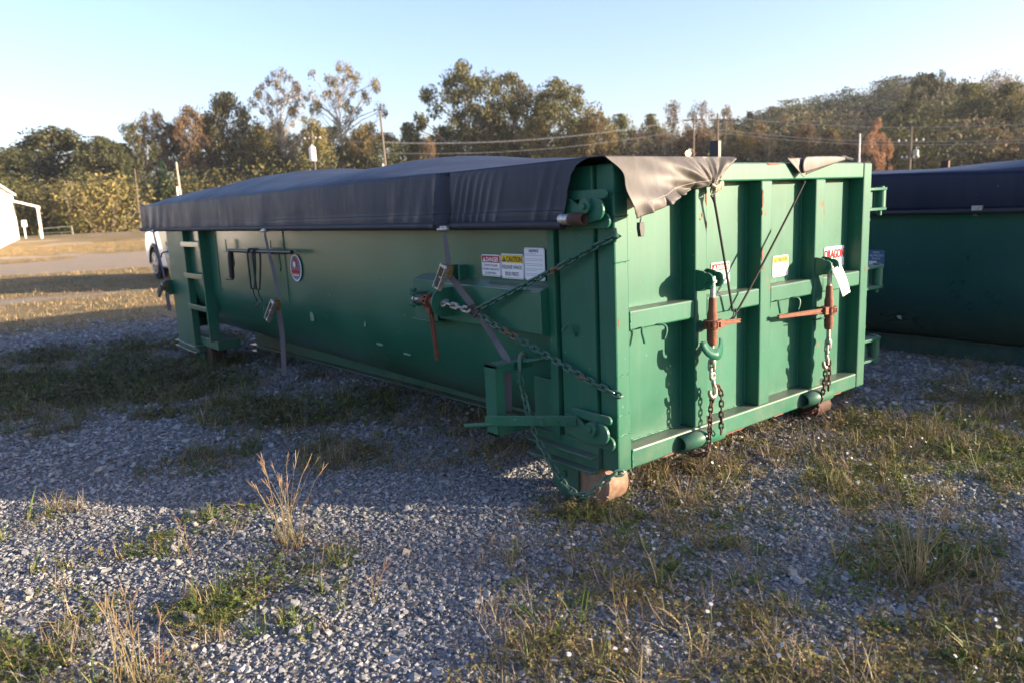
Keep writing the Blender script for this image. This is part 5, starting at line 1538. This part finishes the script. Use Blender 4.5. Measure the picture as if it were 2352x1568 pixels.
scatter('ridge_wood', P, np.stack([0 * x, 0 * x, rng.uniform(0, 6.28, n)], 1), np.stack([h * .9, h * .9, h], 1), rng.integers(0, 6, n), [bush_mesh('olivedark', 77), bush_mesh('olivedark', 78), bush_mesh('olive', 79), bush_mesh('bigoak', 80), bush_mesh('twig', 81), bush_mesh('olive', 82)], 'dark far wood covering the distant ridge at right', 'wood')

# ------------------------------------------------------------------ utility poles and wires
M_pole = plain('weathered_pole', (.15, .118, .085), .9, .25, 4)
M_polew = plain('white_pipe', (.72, .70, .66), .6, .05)
M_wire = plain('aluminium_wire', (.36, .34, .31), .5, .1)
def pole(x, y, top, label, r=.15, mat=None, lean=(0, 0), arms=(), extra=None):
    z0 = float(zg(x, y)) - .3
    t = thing('utility_pole', (x, y, z0), label, 'utility pole', 'poles along the far road')
    mb = MB(); mb.tube([(x, y, z0), (x + lean[0], y + lean[1], top)], [r * .8, r * .55], 10); mb.build('shaft', mat or M_pole, t, True)
    for z, L in arms:
        d = Vector((.70, -.71, 0))
        c = Vector((x + lean[0], y + lean[1], z))
        mb = MB(); mb.bar(c - d * L / 2, c + d * L / 2, .10, .12); mb.build('crossarm', M_pole, t)
        for e in (-.45, -.18, .2, .46):
            mb = MB(); q = c + d * L * e; mb.tube([q, q + Vector((0, 0, .12)), q + Vector((0, 0, .26))], [.04, .08, .05], 8); mb.build('insulator', M_polew, t, True)
    if extra: extra(t, x, y)
    return t
def cans(zs, mat, off):
    def f(t, x, y):
        for z, r, hgt in zs:
            mb = MB(); c = Vector((x + off[0], y + off[1], z)); mb.tube([c, c + Vector((0, 0, hgt * .9)), c + Vector((0, 0, hgt))], [r, r, r * .6], 14); mb.tube([c + Vector((0, 0, hgt)), c + Vector((0, 0, hgt + .25))], [.05, .03], 6); mb.build('transformer', mat, t, True)
    return f
def pipe_beside(dx, dy, top):
    def f(t, x, y):
        mb = MB(); mb.tube([(x + dx, y + dy, 0), (x + dx, y + dy, top)], .09, 8); mb.build('white_pipe', M_polew, t, True)
    return f
pole(19.9, 78.2, 7.0, 'short grey pole standing above the far left end of the tarp', .17, plain('grey_pole', (.36, .32, .24), .9), (-.1, .1), extra=pipe_beside(-.3, .1, 4.6))
pole(35.2, 79.6, 10.5, 'pole with a white transformer between the two tall sparse trees', .15, None, (-.1, .1), ((9.6, 2.0),), cans([(7.2, .38, 1.6)], M_polew, (-.35, -.15)))
pole(38.3, 69.0, 11.45, 'tallest bare pole in the gap left of the big oaks', .19, None, (-.25, .2), (), pipe_beside(-.35, .2, 6.2))
def lamp_on(t, x, y):
    z = 5.95
    mb = MB(); mb.tube([(x, y, z + .25), (x - .5, y + .1, z + .45), (x - .75, y + .12, z + .40)], .03, 6); mb.build('lamp_arm', M_wire, t, True)
    mb = MB(); mb.tube([(x - .75, y + .12, z + .40), (x - .75, y + .12, z + .25)], [.10, .22], 10); mb.build('lamp_cap', M_wire, t, True)
    m_ = Mat('lit_lamp'); m_.set(Emission_Color=(1.0, .50, .16), Emission_Strength=3.2, Base_Color=(.8, .5, .3))
    mb = MB(); mb.tube([(x - .75, y + .12, z + .25), (x - .75, y + .12, z + .15), (x - .75, y + .12, z - .05), (x - .75, y + .12, z - .28), (x - .75, y + .12, z - .36)], [.16, .24, .28, .18, .04], 12); mb.build('lamp_globe', m_.m, t, True, label='glowing orange lamp globe')
pole(64.8, 49.9, 10.0, 'pole carrying a glowing orange lamp above the tailgate', .15, None, (.1, .05), ((9.4, 2.2),), lamp_on)
pole(62.4, 45.1, 9.4, 'pole right behind the black post on the container', .15, None, (.05, .0), ((8.8, 1.6),))
pole(71.9, 30.5, 6.9, 'pole with cross arms and transformers right of the orange tree', .15, None, (0, 0), ((5.5, 2.4), (4.0, 1.6)), cans([(4.2, .22, .6)], M_wire, (.4, -.35)))
pole(58.0, 28.3, 5.7, 'thin white pole left of the orange tree', .10, M_polew)
pole(21.6, 104.0, 8.0, 'thin dark pole in front of the left oaks', .13, M_pole, (.2, 0))
pole(13.8, 104.0, 6.6, 'thin grey pole behind the white porch', .12, M_pole)
def wires(A, B, sag, offs, label, r=.017):
    A = Vector(A); B = Vector(B)
    for k, o in enumerate(offs):
        o = Vector(o); pts = []
        for t in np.linspace(0, 1, 22):
            p = A.lerp(B, t) + o; p.z -= sag * 4 * t * (1 - t); pts.append(p)
        mb = MB(); mb.tube(pts, r, 4); w_ = mb.build('overhead_wire', M_wire); tag(w_, label[k], 'wire', 'overhead wires')
wires((64.8, 49.9, 9.6), (38.1, 69.2, 8.4), .9, ((.7, .7, 0), (0, 0, 0), (0, 0, -1.1)), ['upper wire running left from the lamp pole across the big oaks', 'middle wire running left from the lamp pole across the big oaks', 'lowest wire running left from the lamp pole across the big oaks'])
wires((62.4, 45.1, 9.2), (71.9, 30.5, 6.8), .3, ((0, 0, 0), (.0, 0, -1.3), (.4, .4, -1.55)), ['upper wire between the two right poles', 'middle wire between the two right poles', 'lower wire between the two right poles'])
wires((71.9, 30.5, 6.8), (84, 6, 6.2), .3, ((0, 0, 0), (0, 0, -1.3), (.4, .4, -1.55)), ['upper wire leaving the picture at right', 'middle wire leaving the picture at right', 'lower wire leaving the picture at right'])
wires((64.9, 49.9, 9.4), (62.4, 45.1, 9.0), .1, ((0, 0, 0),), ['short wire joining the lamp pole and its neighbour'])
wires((35.1, 79.7, 9.9), (38.1, 69.2, 8.6), .35, ((0, 0, 0),), ['slack wire from the transformer pole to the tallest pole'])

# ------------------------------------------------------------------ white building with porch
M_siding = Mat('white_metal_siding')
wv = M_siding.node('ShaderNodeTexWave'); wv.inputs['Scale'].default_value = 1.2; M_siding.l.new(M_siding.mapped((0, 1, 0)), wv.inputs['Vector'])
M_siding.set(Base_Color=M_siding.mix(M_siding.noise(.7, 4), (.72, .70, .66), (.80, .79, .76)), Roughness=.5); M_siding.bump(wv.outputs['Fac'], .3, .03)
bld = thing('white_building', (0, 68, 0), 'white metal building with a small porch at the left edge', 'building')
d = Vector((.145, .989, 0)); nrm = Vector((-.989, .145, 0)); c1 = Vector((6.0, 81.3, 0)); 
def bpt(a, b, z): return c1 - d * a + nrm * b + Vector((0, 0, z))
def slab(mb, a0, a1, b0, b1, z0, z1, dz=0):
    mb.add([bpt(a0, b0, z0), bpt(a1, b0, z0), bpt(a1, b1, z0 + dz), bpt(a0, b1, z0 + dz), bpt(a0, b0, z1), bpt(a1, b0, z1), bpt(a1, b1, z1 + dz), bpt(a0, b1, z1 + dz)],
           [(3, 2, 1, 0), (4, 5, 6, 7), (0, 1, 5, 4), (1, 2, 6, 5), (2, 3, 7, 6), (3, 0, 4, 7)])
mb = MB(); slab(mb, 0, 42, 0, 14, -.2, 4.15); mb.build('wall', M_siding.m, bld)
mb = MB(); slab(mb, -.25, 42.3, -.25, 7, 4.152, 4.32, 1.1); slab(mb, -.25, 42.3, 7.02, 14.3, 5.28, 5.45, -1.1); mb.build('roof', plain('pale_roof', (.55, .54, .52), .6), bld)
mb = MB(); slab(mb, 0.0, 3.4, -.02, -2.0, 3.55, 3.72, -.62); mb.build('porch_roof', plain('porch_white', (.68, .64, .58), .7), bld)
for a in (.15, 3.2):
    mb = MB(); slab(mb, a, a + .16, -1.75, -1.91, -.2, 2.95); mb.build('porch_post', plain('porch_post', (.60, .52, .45), .8), bld)
mb = MB(); slab(mb, 0.1, 3.3, -1.72, -1.95, 2.80, 3.0); mb.build('porch_beam', M_polew, bld)
mp = thing('meter_post', (7.0, 86, .2), 'white meter box on a post under the porch', 'meter')
mb = MB(); mb.box((6.93, 85.95, 0), (7.07, 86.05, 1.5)); mb.build('post', M_polew, mp)
mb = MB(); mb.box((6.8, 85.8, 1.3), (7.25, 86.0, 1.95)); mb.build('meter_box', M_polew, mp, False, .03)

# low pipe barrier and chain-link fence
gb = thing('pipe_barrier', (11, 96.5, .1), 'low green pipe barrier on the grass right of the porch', 'barrier')
mb = MB(); A = Vector((9.6, 97.8, 0)); B = Vector((12.6, 95.6, 0)); mb.tube([A + Vector((0, 0, -.2)), A + Vector((0, 0, 1.0)), B + Vector((0, 0, 1.15)), B + Vector((0, 0, -.2))], .06, 8); mb.build('pipe_frame', plain('dull_green_pipe', (.20, .22, .14), .7), gb, True)
mb = MB(); mb.tube([A + Vector((0, 0, .5)), B + Vector((0, 0, .55))], .04, 8); mb.build('middle_pipe', plain('dull_green_pipe2', (.20, .22, .14), .7), gb, True)
fe = thing('chain_link_fence', (30, 115, .1), 'dark chain-link fence in front of the left trees', 'fence')
A = Vector((12.0, 121.0, 0)); B = Vector((62.0, 92.0, 0)); L = (B - A).length
for k in range(19):
    p = A.lerp(B, k / 18); z = float(zg(p.x, p.y)); mb = MB(); mb.tube([(p.x, p.y, z - .2), (p.x, p.y, z + 2.0)], .045, 6); mb.build('fence_post', M_wire, fe, True)
mb = MB(); dv = (B - A) / L
for k in range(int(L / .30)):
    p = A + dv * (k * .30); z = float(zg(p.x, p.y))
    for sg in (-1, 1):
        q = p + dv * 1.8 * sg
        mb.add([p + Vector((0, 0, z)), p + Vector((0, 0, z)) + dv * .03, q + Vector((0, 0, z + 1.85)) + dv * .03, q + Vector((0, 0, z + 1.85))], [(0, 1, 2, 3)])
mb.build('wire_mesh', plain('fence_wire', (.10, .10, .11), .6), fe)
mb = MB(); mb.tube([A + Vector((0, 0, float(zg(A.x, A.y)) + 1.9)), B + Vector((0, 0, float(zg(B.x, B.y)) + 1.9))], .03, 6); mb.build('top_rail', M_wire, fe, True)

# ------------------------------------------------------------------ parked white pickup, mostly hidden behind the container
M_car = Mat('white_car_paint'); M_car.set(Base_Color=(.74, .75, .76), Roughness=.25, Coat_Weight=.8, Coat_Roughness=.05); M_car = M_car.m
M_glass = Mat('tinted_glass'); M_glass.set(Base_Color=(.015, .018, .02), Roughness=.05, Specular_IOR_Level=.8); M_glass = M_glass.m
M_tyre = plain('tyre_rubber', (.018, .018, .019), .8, .2, 30)
M_rim = metal('alloy_rim', (.55, .55, .57), .3, .9, (.45, .45, .47), 8)
XT, YW = 2.68, 19.53; ZT = float(zg(2.7, 19.5))
car = thing('pickup_truck', (XT + .95, 17.6, ZT), 'white pickup truck parked behind the far end of the container', 'truck')
def archpts(yc, r, a0=180, a1=0): return [(p[0], p[1] + ZT) for p in arc(yc, .42, r, a0, a1, 12)]
body = [(14.9, ZT + .45)] + [(14.9, ZT + 1.30), (16.0, ZT + 1.34), (17.1, ZT + 1.36), (18.7, ZT + 1.36), (19.6, ZT + 1.34), (20.28, ZT + 1.26), (20.42, ZT + 1.0), (20.44, ZT + .50), (20.30, ZT + .36), (YW + .52, ZT + .36)] + archpts(YW, .50, 0, 180) + [(YW - .55, ZT + .32), (15.75 + .55, ZT + .32)] + archpts(15.75, .50, 0, 180)
mb = MB(); mb.prism(body, 'x', XT, XT + 1.95); mb.build('body', M_car, car, False, .06)
mb = MB(); mb.prism([(16.3, ZT + 1.35), (18.75, ZT + 1.35), (18.15, ZT + 1.86), (17.5, ZT + 1.92), (16.6, ZT + 1.91), (16.35, ZT + 1.8)], 'x', XT + .12, XT + 1.83); mb.build('cab', M_car, car, False, .05)
for x_ in (XT + .112, XT + 1.838):
    mb = MB(); mb.prism([(16.5, ZT + 1.40), (18.5, ZT + 1.40), (18.05, ZT + 1.78), (16.6, ZT + 1.80)], 'x', x_ - .006, x_ + .006); mb.build('side_window', M_glass, car)
mb = MB(); mb.prism([(18.80, ZT + 1.375), (18.22, ZT + 1.85), (18.19, ZT + 1.83), (18.76, ZT + 1.37)], 'x', XT + .2, XT + 1.75); mb.build('windscreen', M_glass, car)
for x_, s in ((XT, 1), (XT + 1.95, -1)):
    for yc in (YW, 15.75):
        mb = MB(); pts = archpts(yc, .52, 0, 180); pi_ = archpts(yc, .45, 0, 180)
        mb.prism(pts + pi_[::-1], 'x', x_ - s * .03, x_ + s * .06); mb.build('wheel_arch_trim', M_rubber, car)
        mb = MB(); zc = ZT + .42
        mb.tube([(x_ + s * a, yc, zc) for a in (.0, .02, .20, .24)], [.385, .42, .42, .38], 28)
        wh = mb.build('wheel', M_tyre, car, True)
        mb = MB(); mb.tube([(x_ - s * .004, yc, zc), (x_ + s * .06, yc, zc)], [.285, .25], 28); mb.build('rim_dish', M_black, wh, True)
        mb = MB(); mb.tube([(x_ - s * .010, yc + .275 * math.cos(a), zc + .275 * math.sin(a)) for a in np.linspace(0, 6.28, 29)[:-1]], .018, 6, closed=True)
        for k in range(6):
            for e in (-.16, .16):
                a = k * math.pi / 3 + e * .9; b_ = k * math.pi / 3
                mb.bar((x_ - s * .016, yc + .05 * math.cos(b_), zc + .05 * math.sin(b_)), (x_ - s * .010, yc + .27 * math.cos(a), zc + .27 * math.sin(a)), .035, .02, (1, 0, 0))
        mb.cyl((x_ - s * .022, yc, zc), (x_ + s * .02, yc, zc), .06, 14); mb.build('rim', M_rim, wh, True)
for x_ in (XT + .15, XT + 1.55):
    mb = MB(); mb.box((x_, 20.36, ZT + .72), (x_ + .25, 20.45, ZT + .92)); mb.build('headlight', M_polew, car, False, .02)
mb = MB(); mb.box((XT + .08, 20.30, ZT + .36), (XT + 1.87, 20.52, ZT + .58)); mb.build('bumper', M_black, car, False, .03)

# ------------------------------------------------------------------ thin autumn haze
mb = MB(); mb.box((-1100, -900, -3.0), (1300, 1300, 46.0))
hz = mb.build('haze', M_white)
hz.data.materials.clear()
mh = bpy.data.materials.new('thin_haze'); mh.use_nodes = True
mh.node_tree.nodes.clear()
ho = mh.node_tree.nodes.new('ShaderNodeOutputMaterial'); hv = mh.node_tree.nodes.new('ShaderNodeVolumePrincipled')
hv.inputs['Color'].default_value = (0.86, 0.90, 0.96, 1); hv.inputs['Density'].default_value = 0.00022; hv.inputs['Anisotropy'].default_value = 0.2
mh.node_tree.links.new(hv.outputs[0], ho.inputs['Volume'])
hz.data.materials.append(mh)
tag(hz, 'thin pale haze lying over the whole lot', 'haze', kind='stuff')
